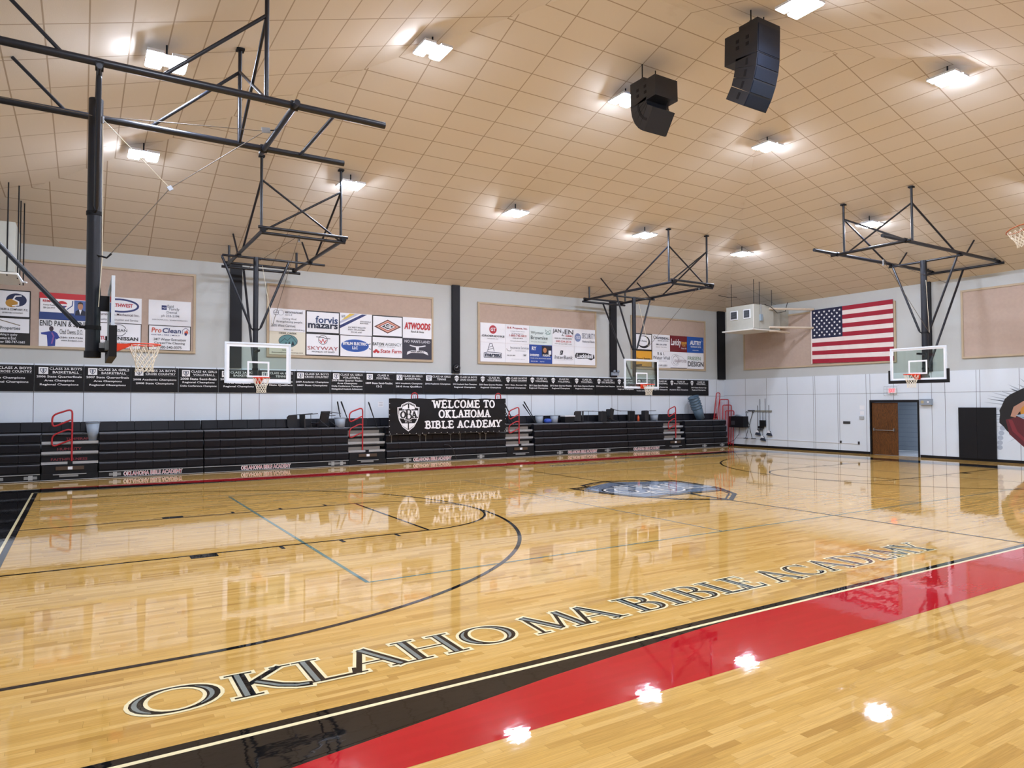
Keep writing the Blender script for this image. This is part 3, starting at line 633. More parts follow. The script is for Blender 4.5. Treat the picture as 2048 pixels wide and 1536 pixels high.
A_, PA = hoop('near left main-court basketball hoop hanging edge-on from a thick black mast', 1.25, 7.68, (1,0), 2.86, 3.97, 3.05,
     dict(z=6.9,v=(-1.25,.95),u=(3.99,-3.51),um=-.24,uh=2.02,uc=2.45,tie=3.12,pr=.1,br=.057,ub=.54,us=-.66,up=-.26,ro=.45,vb=1.1,zc=5.05,single=1,zm=2.86,zs=1.35,pv=-.0,rv=0))
D_, PD = hoop('far end glass basketball hoop beside the flag, black padding on its lower edge', 24.38, 7.6, (-1,0), 2.82, 3.95, 3.03,
     dict(z=6.95,v=(-1.08,1.12),u=(3.88,-3.15),um=-.52,uh=2.28,uc=2.68,pr=.1,br=.055,ub=-.25,us=-.95,up=-.5,vb=1.05,zc=4.45,single=1,zm=2.95,zs=1.2))
B_, PB_ = hoop('left glass side hoop facing the court above the black bleachers', 5.17, 16.0, (0,-1), 2.71, 3.88, 2.86,
     dict(z=6.5,v=(-.48,1.59),u=(2.75,-2.3),um=-.45,uh=2.5,uc=2.72,pr=.075,br=.05,ub=.1,us=-.6,up=-.45,vb=.95,zc=4.3,zs=1.35,mo=.45,border=.08), pad=False)
C_h, PC_ = hoop('right glass side hoop facing the court near the far corner', 19.9, 16.0, (0,-1), 2.7, 3.87, 2.86,
     dict(z=6.5,v=(-.95,1.03),u=(2.75,-2.4),um=-.45,uh=2.5,uc=2.72,pr=.08,br=.05,ub=.1,us=-.6,up=-.45,vb=.9,zc=4.3,zs=1.35,mo=.1,border=.03), pad=False)
# cables of each hoop
def cable(parent, name, paths, r=.006):
    b = MB()
    for pts, m in paths: b.tube(pts, r, m, 5)
    return b.build(name, parent)
kn = Vector((2.03,7.6,5.6)); pu = Vector((3.5,7.6,6.84)); cl = Vector((1.2,7.6,4.42))
cable(A_, 'winch_cable', [([Vector((1.08,7.6,6.52)),kn],ROPE),([kn,pu],CABLE),([kn,cl],CABLE),([Vector((1.08,7.6,6.52)),Vector((1.1,7.6,4.4)),Vector((1.06,7.6,3.6))],ROPE),([Vector((-3.0,7.6,6.62)),Vector((.98,7.6,6.55)),pu],CABLE)], .007)
b = MB(); b.obox((3.52,7.6,6.86),(.07,0,.01),(0,.012,0),(-.01,0,.045),STEEL); b.tube([(3.58,7.6,6.87),(3.68,7.62,6.9)],.012,BLKM,6); b.build('pulley', A_)
b = MB(); b.tube([(1.08,7.6,6.56),(1.08,7.6,6.46)],.02,STEEL,8); b.build('pulley', A_)
b = MB(); b.obox(tuple(kn),(.03,0,.02),(0,.012,0),(-.02,0,.03),STEEL); b.build('cable_clamp', A_)
b = MB(); b.tube([(1.02,7.6,4.4),(1.16,7.6,4.37),(1.22,7.6,4.44)],.016,BLKM,6); b.build('cable_hook', A_)
for PP, par, pv in ((PB_, B_, .05), (PC_, C_h, .1), (PD, D_, 0)):
    zz = 6.4; fr0 = PP(2.6 if par is not D_ else 2.6,pv+.4,zz+.1); k = PP(-.1,pv+.35,zz-2.0); cable(par, 'winch_cable', [([fr0,k],CABLE),([k,PP(-.4,pv+.12,zz-.2)],ROPE),([fr0,PP(-2.2,pv-.1,zz-.1)],CABLE)], .007)
    b = MB(); b.obox(tuple(fr0-Vector((0,0,.08))),(.02,0,0),(0,.02,0),(0,0,.09),STEEL); b.build('pulley', par)
# folded near side hoop: only its rim and net reach into the frame
t = thing('basketball_backstop', 'folded-up side hoop with a faded rim, cut off by the right edge', 'basketball hoop', (19.4, 2.0, 6.2))
nb = Vector((0,-.35,-.94)).normalized(); rc = Vector((19.65,2.75,6.2))
b = MB(); ax1 = Vector((1,0,0)); ax2 = nb.cross(ax1)
b.tube([rc+(ax1*cos(2*pi*i/28)+ax2*sin(2*pi*i/28))*.2286 for i in range(28)], .016, mat('faded_rim','a8603c',.5), 8, closed=True); rmf = b.build('rim', t)
b = MB(); net_mesh(b, rc, (nb*.6+Vector((.35,0,-.5))).normalized()); b.build('net', rmf)
b = MB(); b.obox(rc+Vector((.85,-.85,.2)),(.6,-.3,0),(.2,.3,.5),(.02,.02,0),ALUP); b.build('backboard', t)
b = MB(); b.tube([rc+Vector((.9,-.9,.25)),rc+Vector((1.2,-1.8,1.9))],.05,BLK,8); b.build('mast', t)
# ------------------------------------------------------------------ bleachers
YB = 18.22; ROWZ = (.45,.73,1.005,1.28)
WPAD = YF-.035
def front(y=YB): return Plane((0,y,0),(1,0,0),(0,0,1),.0015)
def bleacher(x0, x1, label, logos=(), brackets=()):
    t = thing('bleacher_section', label, 'bleachers', ((x0+x1)/2, YB+.4, 0), 'retracted black bleacher sections')
    n = max(1, round((x1-x0)/.457)); w = (x1-x0)/n
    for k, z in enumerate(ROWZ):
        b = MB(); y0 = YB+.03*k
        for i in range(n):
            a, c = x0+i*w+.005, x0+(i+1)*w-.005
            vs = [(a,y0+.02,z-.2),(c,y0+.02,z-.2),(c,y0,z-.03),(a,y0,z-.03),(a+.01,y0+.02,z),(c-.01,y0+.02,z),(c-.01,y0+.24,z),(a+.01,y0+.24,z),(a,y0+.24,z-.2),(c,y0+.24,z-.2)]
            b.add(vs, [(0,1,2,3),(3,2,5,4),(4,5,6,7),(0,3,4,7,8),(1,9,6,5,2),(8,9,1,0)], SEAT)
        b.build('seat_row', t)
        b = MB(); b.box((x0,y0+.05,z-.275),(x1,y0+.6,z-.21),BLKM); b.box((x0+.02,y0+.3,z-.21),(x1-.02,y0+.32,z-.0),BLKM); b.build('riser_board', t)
        b = MB(); b.box((x0,y0+.015,z+.001),(x1,y0+.05,z+.012),mat('seat_highlight_grey','7f848c',.4)); b.build('seat_highlight', t)  # pale strip added to imitate the highlight along the seat tops
    b = MB(); b.box((x0,YB+.15,1.285),(x1,YF-.05,1.31),ALU if 0 else mat('deck_edge','6c6f76',.5)); b.build('top_deck', t)
    b = MB(); 
    for i in range(n):
        a, c = x0+i*w+.006, x0+(i+1)*w-.006; y = 18.86
        b.add([(a,y,1.34),(c,y,1.34),(c-.004,y+.04,1.61),(a+.004,y+.04,1.61),(a+.004,y+.2,1.61),(c-.004,y+.2,1.61),(c,y+.2,1.34),(a,y+.2,1.34)], [(0,1,2,3),(3,2,5,4),(0,3,4,7),(1,6,5,2),(7,4,5,6)], SEAT)
    b.box((x0,18.92,1.31),(x1,19.08,1.6),BLKM); b.build('seat_row', t)
    b = MB(); b.box((x0,YB+.02,.0),(x1,YB+.1,.19),BLKM); b.build('kick_board', t)
    b = MB(); b.box((x0,YB-.005,.188),(x1,YB+.06,.205),ALU); b.box((x0,YB-.01,.012),(x1,YB+.02,.03),ALU); b.build('edge_strip', t)
    for lx0, lx1 in logos:
        p = front(YB+.018); p.text('OKLAHOMA BIBLE ACADEMY', lx0-.02, .045, lx1+.02, .18, LETW, 2, .06); p.text('OKLAHOMA BIBLE ACADEMY', lx0, .06, lx1, .165, colm('b0303a'), 3, .0); p.mb.build('lettering', t)
    for bx_ in brackets:
        b = MB(); b.box((bx_,YB-.0,.07),(bx_+.3,YB+.02,.15),STEEL); b.box((bx_+.1,YB-.01,.05),(bx_+.2,YB+.02,.17),ALU); b.build('wheel_bracket', t)
    return t
bleacher(-3.05,-.09,'short black bleacher section at the left edge of the photo',(), (-1.2,-.45))
bleacher(1.3,4.04,'left part of the long black bleacher section, next to the first red rail',[(1.93,3.45)],(1.55,))
bleacher(4.07,8.6,'long black bleacher section below the left side hoop',[(5.15,6.65)],(7.9,8.2))
bleacher(9.97,14.9,'black bleacher section under the WELCOME TO banner',[(11.0,12.5)],(10.6,13.6))
bleacher(16.24,21.1,'black bleacher section with office chairs tipped over on top',[(17.87,19.38)],(17.3,19.8))
bleacher(21.13,23.3,'narrow bleacher section carrying a grey bin by the fourth rail',[(21.44,22.96)])
bleacher(24.65,26.5,'bleacher section below the leaning stack of grey trash cans',(),(25.7,))
bleacher(26.52,27.45,'last narrow bleacher section in front of the red step racks',(),(26.9,))
greyriser = mat('grey_step_riser', '77726c', .6)
def aisle(x0, x1, label, words, grey):
    t = thing('aisle_steps', label, 'steps', ((x0+x1)/2, YB+.4, 0), 'bleacher aisle steps')
    xm = (x0+x1)/2
    for k, z in enumerate((.515,.8,1.08)):
        b = MB(); y = YB+.1+.04*k
        b.box((x0+.02,y,z-.07),(x1-.02,y+.5,z),ALU)
        if k == 0: b.box((xm-.06,y-.01,z-.09),(xm+.06,y+.02,z+.01),BLKM)
        b.build('step_tread', t)
        b = MB(); b.box((x0+.02,y+.06,z+.0),(x1-(.2 if grey else .02),y+.1,z+.115),greyriser if grey else BLKM); b.box((x0+.02,y+.08,z+.115),(x1-.02,y+.1,z+.19),BLKM); b.box((x0+.02,y+.055,z+.19),(x1-.02,y+.1,z+.2),STEEL); r = b.build('step_riser', t)
        if words and words[k]:
            p = front(y+.055); wd_ = .072*len(words[k]); xx = xm+(.25 if k == 2 else -.02); p.text(words[k], xx-wd_/2, z+.03, xx+wd_/2, z+.1, colm('85303a'), 1, .01); p.mb.build('lettering', r)
    b = MB(); b.box((x0+.02,YB+.46,1.285),(x1-.02,YF-.05,1.31),mat('deck_edge','6c6f76',.5)); b.build('top_deck', t)
    b = MB(); b.box((x0+.04,YB+.05,.2),(x1-.04,YB+.6,.43),BLKM); b.box((x0+.36,YB+.02,.29),(x1-.36,YB+.05,.39),mat('brown_step','4b3a2c',.5)); b.box((xm-.05,YB+.012,.3),(xm+.06,YB+.02,.38),WHITE); b.build('pull_out_step', t)
    b = MB(); b.box((x0+.02,YB+.03,.02),(x1-.02,YB+.1,.2),BLKM); b.box((x0+.3,YB,.16),(x1-.3,YB+.04,.18),ALU); b.box((x0,YB-.01,.012),(x1,YB+.02,.03),ALU); b.box((xm-.25,YB+.01,.1),(xm+.2,YB+.03,.15),STEEL); b.build('kick_board', t)
    b = MB(); n = 3; w = (x1-x0)/n
    for i in range(n):
        a, c = x0+i*w+.006, x0+(i+1)*w-.006; y = 18.86
        b.add([(a,y,1.34),(c,y,1.34),(c-.004,y+.04,1.61),(a+.004,y+.04,1.61),(a+.004,y+.2,1.61),(c-.004,y+.2,1.61)], [(0,1,2,3),(3,2,5,4)], SEAT)
    b.box((x0,18.92,1.31),(x1,19.08,1.6),BLKM); b.build('seat_row', t)
aisle(-.09,1.3,'first bleacher aisle with red words on black step risers',('FAITHFULNESS','HUMILITY','TEMPERANCE'),False)
aisle(8.6,9.97,'second bleacher aisle, grey risers, just left of the WELCOME TO banner',None,True)
aisle(14.9,16.24,'third bleacher aisle, grey risers, just right of the WELCOME TO banner',None,True)
aisle(23.3,24.65,'fourth bleacher aisle, left of the leaning trash cans',(None,'PATIENCE','RESPECT'),True)
def rail(x, label):
    t = thing('aisle_handrail', label, 'handrail', (x, YB+.13, .45), 'red aisle handrails')
    y = YB+.13
    def rnd(P, r=.08):
        out = [Vector(P[0])]
        for i in range(1, len(P)-1):
            a, c, d = Vector(P[i-1]), Vector(P[i]), Vector(P[i+1]); A = c+(a-c).normalized()*min(r, (a-c).length*.45); B = c+(d-c).normalized()*min(r, (d-c).length*.45)
            out += [A.lerp(c, s).lerp(c.lerp(B, s), s) for s in (0, .25, .5, .75, 1)]
        return out+[Vector(P[-1])]
    b = MB(); b.tube(rnd([(x,y,.44),(x,y,1.99),(x-.47,y,1.82),(x-.47,y,1.47),(x-.03,y,1.68)], .13), .024, RED, 8); b.build('rail_post', t)
    b = MB(); b.tube(rnd([(x,y,1.38),(x-.1,y,1.42),(x-.47,y,1.25),(x-.47,y,.93),(x,y,1.13)], .12), .022, RED, 8); b.build('lower_loop', t)
rail(.64,'red handrail in the first aisle from the left'); rail(9.13,'red handrail in the aisle left of the WELCOME TO banner')
rail(15.55,'red handrail in the aisle right of the WELCOME TO banner'); rail(24.1,'red handrail in the aisle nearest the far corner')
# welcome banner
t = thing('welcome_banner', 'black banner reading WELCOME TO OKLAHOMA BIBLE ACADEMY hung over the bleachers', 'banner', (12.4, 18.0, 1.0))
yb = 18.08; b = MB(); nx, nz = 60, 16; bx0, bx1, bz0, bz1 = 9.98, 14.78, 1.03, 2.3
def wy(x, z):
    q = (x-bx0)/(bx1-bx0); r = (z-bz0)/(bz1-bz0)
    return yb+.016*sin(q*9+r*5)*(.3+r*.7)+.014*max(0, sin((q+r)*22))*max(0, 1-4*min(q, 1-q)-.6*(1-r))
vs = []
for j in range(nz+1):
    for i in range(nx+1):
        x = bx0+(bx1-bx0)*i/nx; z = bz0+(bz1-bz0)*j/nz; vs.append((x-.0*(1-j/nz), wy(x, z), z+.008*sin(i*.55)*(j == nz)))
b.add(vs, [(j*(nx+1)+i, j*(nx+1)+i+1, (j+1)*(nx+1)+i+1, (j+1)*(nx+1)+i) for j in range(nz) for i in range(nx)], BANK, True)
cb = b.build('banner_cloth', t)
def snap(pl, lift): 
    pl.mb.v = [(v[0], wy(min(max(v[0], bx0), bx1), v[2])-lift-(yb-v[1]), v[2]) for v in pl.mb.v]
p = Plane((0,yb,0),(1,0,0),(0,0,1),.004)
def slab(p, s, x0, x1, z0, h, T=.062, t_=.046):
    wid = {'I':.5,'M':1.25,'W':1.3,' ':.55}; tot = sum(wid.get(c, 1) for c in s); u = (x1-x0)/tot; x = x0
    for c in s:
        w = wid.get(c, 1)*u
        if c != ' ': stroke_letter(p, c, x+.02, w-.04, z0, h, T, t_, [(LETW, 0, 'full', 1)])
        x += w
slab(p, 'WELCOME TO', 11.67, 14.28, 1.96, .28); slab(p, 'OKLAHOMA', 11.9, 14.08, 1.6, .28); slab(p, 'BIBLE ACADEMY', 11.35, 14.57, 1.22, .27)
snap(p, .004); p.mb.build('lettering', cb)
p = Plane((0,yb,0),(1,0,0),(0,0,1),.004); shield(p, 10.72, 1.66, .84, LETW, LETW, LETB, LETW, 1); snap(p, .004); p.mb.build('crest', cb)
b = MB()
for i in range(20): x = bx0+.06+i*(bx1-bx0-.12)/19; b.disc((x, wy(x, bz0+.03)-.004, bz0+.03), .013, (0,-1,0), LETW, 8)
for j in range(6): z = bz0+.1+j*.2; b.disc((bx0+.03, wy(bx0+.03, z)-.004, z), .013, (0,-1,0), LETW, 8); b.disc((bx1-.03, wy(bx1-.03, z)-.004, z), .013, (0,-1,0), LETW, 8)
b.build('grommet', cb)
for i, x in enumerate((11.1, 14.62)):
    t = thing('portable_rail_frame', ['red rail frame holding up the left end of the WELCOME TO banner','red rail frame holding up the right end of the WELCOME TO banner'][i], 'frame', (x, 18.35, 1.3), 'banner support frames')
    b = MB(); b.tube([(x-.12,18.4,1.28),(x-.12,18.4,2.38)]+[(x-.12*cos(a),18.4,2.38+.13*sin(a)) for a in [pi*k/8 for k in range(1,8)]]+[(x+.12,18.4,2.38),(x+.12,18.4,1.28)], .022, RED, 8); b.build('rail_loop', t)
    b = MB(); b.tube([(x-.04,18.4,1.28),(x-.04,18.4,2.42)],.008,RED,6); b.tube([(x+.04,18.4,1.28),(x+.04,18.4,2.42)],.008,RED,6); b.tube([(x,18.4,2.05),(x,18.1,2.05)],.02,RED,6); b.build('inner_bar', t)
b = MB()
for x in (10.03,11.12,11.35,12.35,12.75,13.6,13.85):
    s = .06; b.tube([(x,18.13,1.1),(x,18.13,.99),(x+.1,18.13,.99),(x+.1,18.2,.99),(x+.1,18.2,.74)],.011,STEEL,6)
tag(b.build('chair_leg_frame'), 'grey metal chair leg frames showing below the WELCOME TO banner', 'chair frames')
b = MB(); b.tube([(12.2,18.2,.62),(12.35,18.12,.6),(12.5,18.1,.45),(12.58,18.1,.25),(12.66,18.12,.06)],.012,mat('dark_cord','2b2c30',.5),6); tag(b.build('power_cord'), 'dark cord hanging down the bleachers under the WELCOME TO banner', 'cord')
# ------------------------------------------------------------------ championship banners
BZ0, BZ1 = 2.49, 3.24
E_ = [-1.5,-.3,.907,2.12,3.42,4.59,5.83,6.99,8.23,9.46,10.61,11.8,12.98,14.14,15.32,16.5,17.56,18.8,20.03,21.2,22.39,23.38,24.46,25.8,27.17]
BT = ['CLASS A BOYS|CROSS COUNTRY|State Champions|Regional Champions','CLASS 2A BOYS|BASKETBALL|2006 State Quarterfinals|Area Champions|Regional Champions','CLASS 2A GIRLS|BASKETBALL|2007 State Quarterfinals|Area Champions|Regional Champions',
 'CLASS 2A BOYS|CROSS COUNTRY|2008 Academic Champions|2008 State Champions','CLASS 4A GIRLS|VOLLEYBALL|2008 State Semi-finals|Regional Champions|Delta Conference Champions','CLASS 2A BOYS|BASKETBALL|2009 State Quarterfinals|Area Champions|Regional Champions',
 'CLASS 4A BOYS|TENNIS|2009 Academic Champions|2009 State Qualifiers','CLASS 2A BOYS|CROSS COUNTRY|2009 Academic Champions|2009 State Champions','CLASS 4A GIRLS|VOLLEYBALL|2009 State Quarter Finalist|Area Champions|Delta Conference Champions|Distinguished Academic Achievement',
 'CLASS A|FOOTBALL|2009 State Semi-Finalist|12-2','CLASS 2A GIRLS|BASKETBALL|2010 Academic Champions|2010 Area Qualifiers','CLASS 4A GIRLS|TENNIS|2010 Academic Champions',
 'CLASS 2A BOYS|CROSS COUNTRY|2010 Academic State Champions|Regional Champions','CLASS 4A|VOLLEYBALL|2010 State Quarter-Finalists|Regional Champions','CLASS 3A BOYS|CROSS COUNTRY|2011 State Runner-Up|Regional Champions','CLASS 3A|VOLLEYBALL|2011 State Semi-Finalists|Regional Champions',
 'CLASS 3A|VOLLEYBALL|2012 State Quarter-Finalists|Regional Champions','CLASS 3A|VOLLEYBALL|2013 State Quarter-Finalists|Regional Champions','CLASS 2A|GIRLS BASKETBALL|2014 Academic State Champions','CLASS 4A|VOLLEYBALL|2014 State Qualifiers|Regional Champions',
 'CLASS 2A|BASKETBALL|State Quarterfinals|Area Conference Champions|Three Rivers Conference Champions','CLASS 4A|VOLLEYBALL|2015 State Runner-Up|Regional Champions','CLASS 2A|Boys Basketball|2016|Academic State Champions','CLASS 3A|VOLLEYBALL|2019 State Runner-Up|Regional Champions']
for i, s in enumerate(BT):
    x0, x1 = E_[i]+.006, E_[i+1]-.006; ln = s.split('|'); w = x1-x0
    lab = 'black banner: '+(ln[0]+' '+ln[1]).lower().replace('class 2a','class 2A').replace('class 4a','class 4A').replace('class 3a','class 3A').replace('class a','class A')+', '+ln[2]
    if i in (3, 7): lab += (', left of the left side hoop' if i == 3 else ', right of the left side hoop')
    if i == 20: lab += ', behind the right side hoop'
    t = thing('championship_banner', lab, 'banner', ((x0+x1)/2, YF-.05, BZ0), 'championship banners along the wall')
    b = MB(); b.box((x0,YF-.055,BZ0),(x1,YF-.036,BZ1),BANK); b.build('banner_cloth', t)
    p = Plane((0,YF-.056,0),(1,0,0),(0,0,1),.0015); ex = x0+.21; ez = 3.09
    if i < 12:
        p.rect(ex-.115,ez-.1,ex+.115,ez+.1,LETW,1); p.line([(ex-.07,ez+.06),(ex+.07,ez+.06),(ex+.06,ez-.02),(ex,ez-.08),(ex-.06,ez-.02)],.016,colm('2a3350'),2,closed=True); p.rect(ex-.012,ez-.055,ex+.012,ez+.05,colm('2a3350'),2); p.ell(ex,ez+.015,.028,.03,colm('5a6378'),3,12)
    else:
        p.poly([(ex-.1,ez+.05),(ex-.06,ez+.09),(ex,ez+.11),(ex+.06,ez+.09),(ex+.1,ez+.05),(ex+.08,ez-.04),(ex,ez-.13),(ex-.08,ez-.04)],LETW,1); p.rect(ex-.085,ez-.025,ex+.085,ez+.045,LETB,2); p.text('OBA',ex-.075,ez-.015,ex+.075,ez+.038,LETW,3,.03)
        p.rect(ex-.05,ez-.06,ex+.05,ez-.05,LETB,2)
    p.mb.build('crest', t)
    p = Plane((0,YF-.056,0),(1,0,0),(0,0,1),.0015); cx = (x0+.35+x1-.04)/2; mw = x1-x0-.4
    for k, z in ((0, 3.115), (1, 3.015)):
        ww = min(mw, .064*len(ln[k])); p.text(ln[k], cx-ww/2, z, cx+ww/2, z+.068, LETW, 1, .012)
    p.rect(x0+.36,3.2,x1-.05,3.204,STEEL,1); p.rect(x0+.36,2.99,x1-.05,2.994,STEEL,1)
    body = ln[2:]; n = len(body); st = .115 if n < 4 else .1; z = 2.88-(.05 if n <= 2 else 0)-(.0 if n < 4 else -.02)
    for q, s2 in enumerate(body):
        ww = min(w-.1, .052*len(s2)); cxx = (x0+x1)/2; p.text(s2, cxx-ww/2, z-q*st, cxx+ww/2, z-q*st+.072, LETW, 1, .018)
    p.mb.build('lettering', t)
# ------------------------------------------------------------------ fabric boards and sponsor signs
def board(x0, x1, z0, z1, label, plane='far'):
    if plane == 'far': B = lambda b, a0, a1, c0, c1, d, m: b.box((a0,YF-d,c0),(a1,YF-.001,c1),m)
    else: B = lambda b, a0, a1, c0, c1, d, m: b.box((XE-d,a0,c0),(XE-.001,a1,c1),m)
    t = thing('fabric_wall_board', label, 'wall board', ((x0+x1)/2 if plane == 'far' else XE, YF if plane == 'far' else (x0+x1)/2, z0), 'fabric boards in tan frames')
    b = MB(); B(b, x0, x1, z0, z1, .03, CORK); b.build('fabric_panel', t)
    b = MB(); w = .07
    B(b,x0-w,x1+w,z1,z1+w,.06,TRIMT); B(b,x0-w,x1+w,z0-w,z0,.06,TRIMT); B(b,x0-w,x0,z0,z1,.06,TRIMT); B(b,x1,x1+w,z0,z1,.06,TRIMT); b.build('wood_frame', t)
board(-2.2,3.83,3.79,6.17,'large beige fabric board behind the near left hoop'); board(6.15,12.13,3.77,6.1,'beige fabric board with ten sponsor signs, right of the left side hoop')
board(14.22,20.05,3.77,6.09,'beige fabric board with ten sponsor signs in the middle of the wall'); board(22.22,26.93,3.77,6.09,'beige fabric board nearest the far corner')
board(10.55,17.87,3.79,6.1,'beige fabric board behind the flag','end'); board(1.9,8.0,3.79,6.16,'beige fabric board right of the far end hoop','end')
def sign(x0, z0, label, bg, items, border=0, w=1.19, h=.775, bcol=None):
    t = thing('sponsor_sign', label, 'sign', (x0+w/2, YF-.05, z0), 'sponsor signs on the wall boards')
    b = MB(); b.box((x0,YF-.045,z0),(x0+w,YF-.031,z0+h),colm(bcol or '15161a') if border else colm(bg)); b.build('sign_panel', t)
    p = Plane((x0,YF-.0455,z0),(1,0,0),(0,0,1),.0012)
    if border: p.rect(border,border,w-border,h-border,colm(bg),1)
    for it in items:
        k = it[0]
        if k == 't': _, s, a, c, d, e, col = it[:7]; p.text(s, a*w, c*h, d*w, e*h, colm(col), 9, it[7] if len(it) > 7 else .008, it[8] if len(it) > 8 else 0)
        elif k == 'r': _, a, c, d, e, col = it; p.rect(a*w, c*h, d*w, e*h, colm(col), 2)
        elif k == 'R': _, a, c, d, e, col = it; p.rect(a*w, c*h, d*w, e*h, colm(col), 4)
        elif k == 'p': p.poly([(a*w, c*h) for a, c in it[1]], colm(it[2]), it[3] if len(it) > 3 else 2)
        elif k == 'l': p.line([(a*w, c*h) for a, c in it[1]], it[2]*w, colm(it[3]), 3, closed=len(it) > 4)
        elif k == 'e': _, a, c, rx, rz, col = it[:6]; p.ell(a*w, c*h, rx*w, rz*h, colm(col), it[7] if len(it) > 7 else 2, w=(it[6]*w if len(it) > 6 and it[6] else None))
    if p.mb.v: p.mb.build('sign_graphics', t)
    return t
WH = 'e9ecf3'; BK = '1a1c22'; NV = '23306a'; RD = 'b8242e'; z1_, z2_ = 4.57, 3.79
# board 1
sign(-1.6,z1_,'sign with navy and gold ampersand-like crest, leftmost upper row',WH,[('e',.72,.64,.2,.24,'1f2a50'),('e',.63,.52,.12,.15,'b98a3a',None,3),('l',[(.82,.8),(.7,.78),(.66,.66),(.76,.58),(.76,.46),(.64,.42)],.03,WH),('t','WHITTAKER & COMPANY, P.C.',.25,.24,.95,.33,BK),('t','CERTIFIED PUBLIC ACCOUNTANTS',.45,.14,.85,.19,BK)],.03)
sign(-1.6,z2_,'sign with a house roof line above the word Properties, leftmost lower row',WH,[('r',.02,.03,.98,.45,'141416'),('l',[(.0,.8),(.3,.95),(.8,.72)],.02,'7d7462'),('t','Stacy Properties',.2,.52,.8,.68,'40484e'),('t','Specializing in quality',.3,.32,.75,.42,WH),('t','homes in Enid',.4,.2,.72,.3,WH),('t','Owner 580-747-1665',.3,.07,.9,.16,WH)],.025)
sign(-.21,z1_,'red, white and blue realty sign with a hot air balloon and a portrait',WH,[('r',.0,.78,1,1,'c22a33'),('r',0,0,1,.27,'25407e'),('r',.03,.27,.7,.76,'eef0f5'),('t','RE/MAX',.07,.64,.3,.73,'c22a33',.03),('e',.46,.58,.11,.13,'c22a33'),('r',.35,.54,.57,.6,'eef0f5'),('p',[(.37,.53),(.55,.53),(.5,.42),(.46,.36),(.42,.42)],'25407e',3),('l',[(.68,.74),(.67,.55),(.56,.4)],.02,'25407e'),('t','Premier Realty',.08,.5,.32,.56,BK),('t','580-233-7777',.08,.4,.32,.46,BK),
  ('r',.71,.2,.97,.76,'5168a4'),('p',[(.73,.2),(.74,.36),(.8,.42),(.88,.42),(.95,.36),(.96,.2)],'1d2238',3),('p',[(.81,.42),(.84,.22),(.87,.42)],WH,4),('e',.84,.54,.055,.13,'b58468',None,3),('p',[(.78,.56),(.79,.68),(.84,.72),(.89,.68),(.9,.56),(.88,.64),(.8,.64)],'251e1c',4)],.02)
sign(-.21,z2_,'white spine clinic sign with a blue silhouette of a back',WH,[('t','ENID PAIN & SPINE',.02,.76,.98,.97,BK),('t','Chad Owens, D.O.',.42,.45,.9,.66,BK,.0),('t','(580) 234-7246',.42,.3,.9,.38,BK),('t','www.Enidpain.com',.45,.2,.9,.27,BK),('p',[(.18,0),(.17,.25),(.16,.42),(.05,.44),(.04,.5),(.2,.56),(.3,.58),(.37,.5),(.42,.34),(.36,.26),(.34,.3),(.33,.02)],'2b3f94'),('e',.25,.66,.045,.1,'3a2f3a'),('l',[(.26,.52),(.3,.38),(.26,.1)],.03,'8a5a9a')],0)
sign(1.19,z1_,'sign with a blue oval around the word NORTHWEST',WH,[('e',.5,.68,.42,.24,NV,.045),('t','NORTHWEST',.2,.62,.8,.76,RD,.03),('t','Plumbing & Mechanical Inc.',.04,.25,.95,.37,'4a3038',.01),('t','Quality Construction and Service',.04,.06,.92,.16,'3a3a48',.0,.15)],0)
sign(1.19,z2_,'white car dealer sign with a thin ring logo, behind the near hoop',WH,[('e',.5,.72,.16,.22,'3c4048',.015),('r',.28,.64,.72,.79,WH),('t','NISSAN',.32,.66,.68,.77,'3c4048'),('t','STUART',.05,.33,.42,.47,RD,.03),('t','NISSAN',.47,.33,.93,.47,BK,.03),('t','LOCAL PEOPLE MAKE THE DIFFERENCE',.05,.2,.92,.25,BK),('t','stuartnissanenid.com',.3,.08,.85,.16,RD)],.018)
sign(2.57,z1_,'white family dental sign with a small navy square',WH,[('r',.3,.62,.42,.8,NV),('l',[(.32,.72),(.37,.69),(.41,.71)],.012,WH),('t','Enid',.44,.72,.58,.83,'3f4858',0),('t','Family',.48,.58,.72,.72,'3f4858',0),('t','Dental',.42,.48,.66,.58,'3f4858',0),('t','ph 233-2194',.3,.31,.72,.43,'3f4858',0),('t','JOHN THOMAS, D.D.S. * BONNIE THOMAS, D.D.S.',.08,.18,.92,.24,'3f4858',0)],0)
sign(2.57,z2_,'ProClean sign, orange and navy letters with a flame in a house',WH,[('t','Pro',.07,.7,.3,.9,'c8543a',.02,.1),('t','Clean',.32,.7,.76,.9,NV,.02,.1),('l',[(.8,.68),(.8,.84),(.88,.94),(.96,.84),(.96,.68)],.012,NV),('p',[(.84,.7),(.86,.84),(.88,.78),(.91,.88),(.94,.74),(.9,.64)],'c8543a'),('e',.88,.68,.03,.06,NV),('t','WATER | FIRE | MOLD',.06,.58,.74,.64,NV),('t','24/7 Water Extraction',.12,.39,.88,.49,'2b3038'),('t','Carpet/Tile Cleaning',.14,.23,.86,.34,'2b3038'),('t','580-540-3375',.26,.07,.78,.18,'2b3038')],.02)
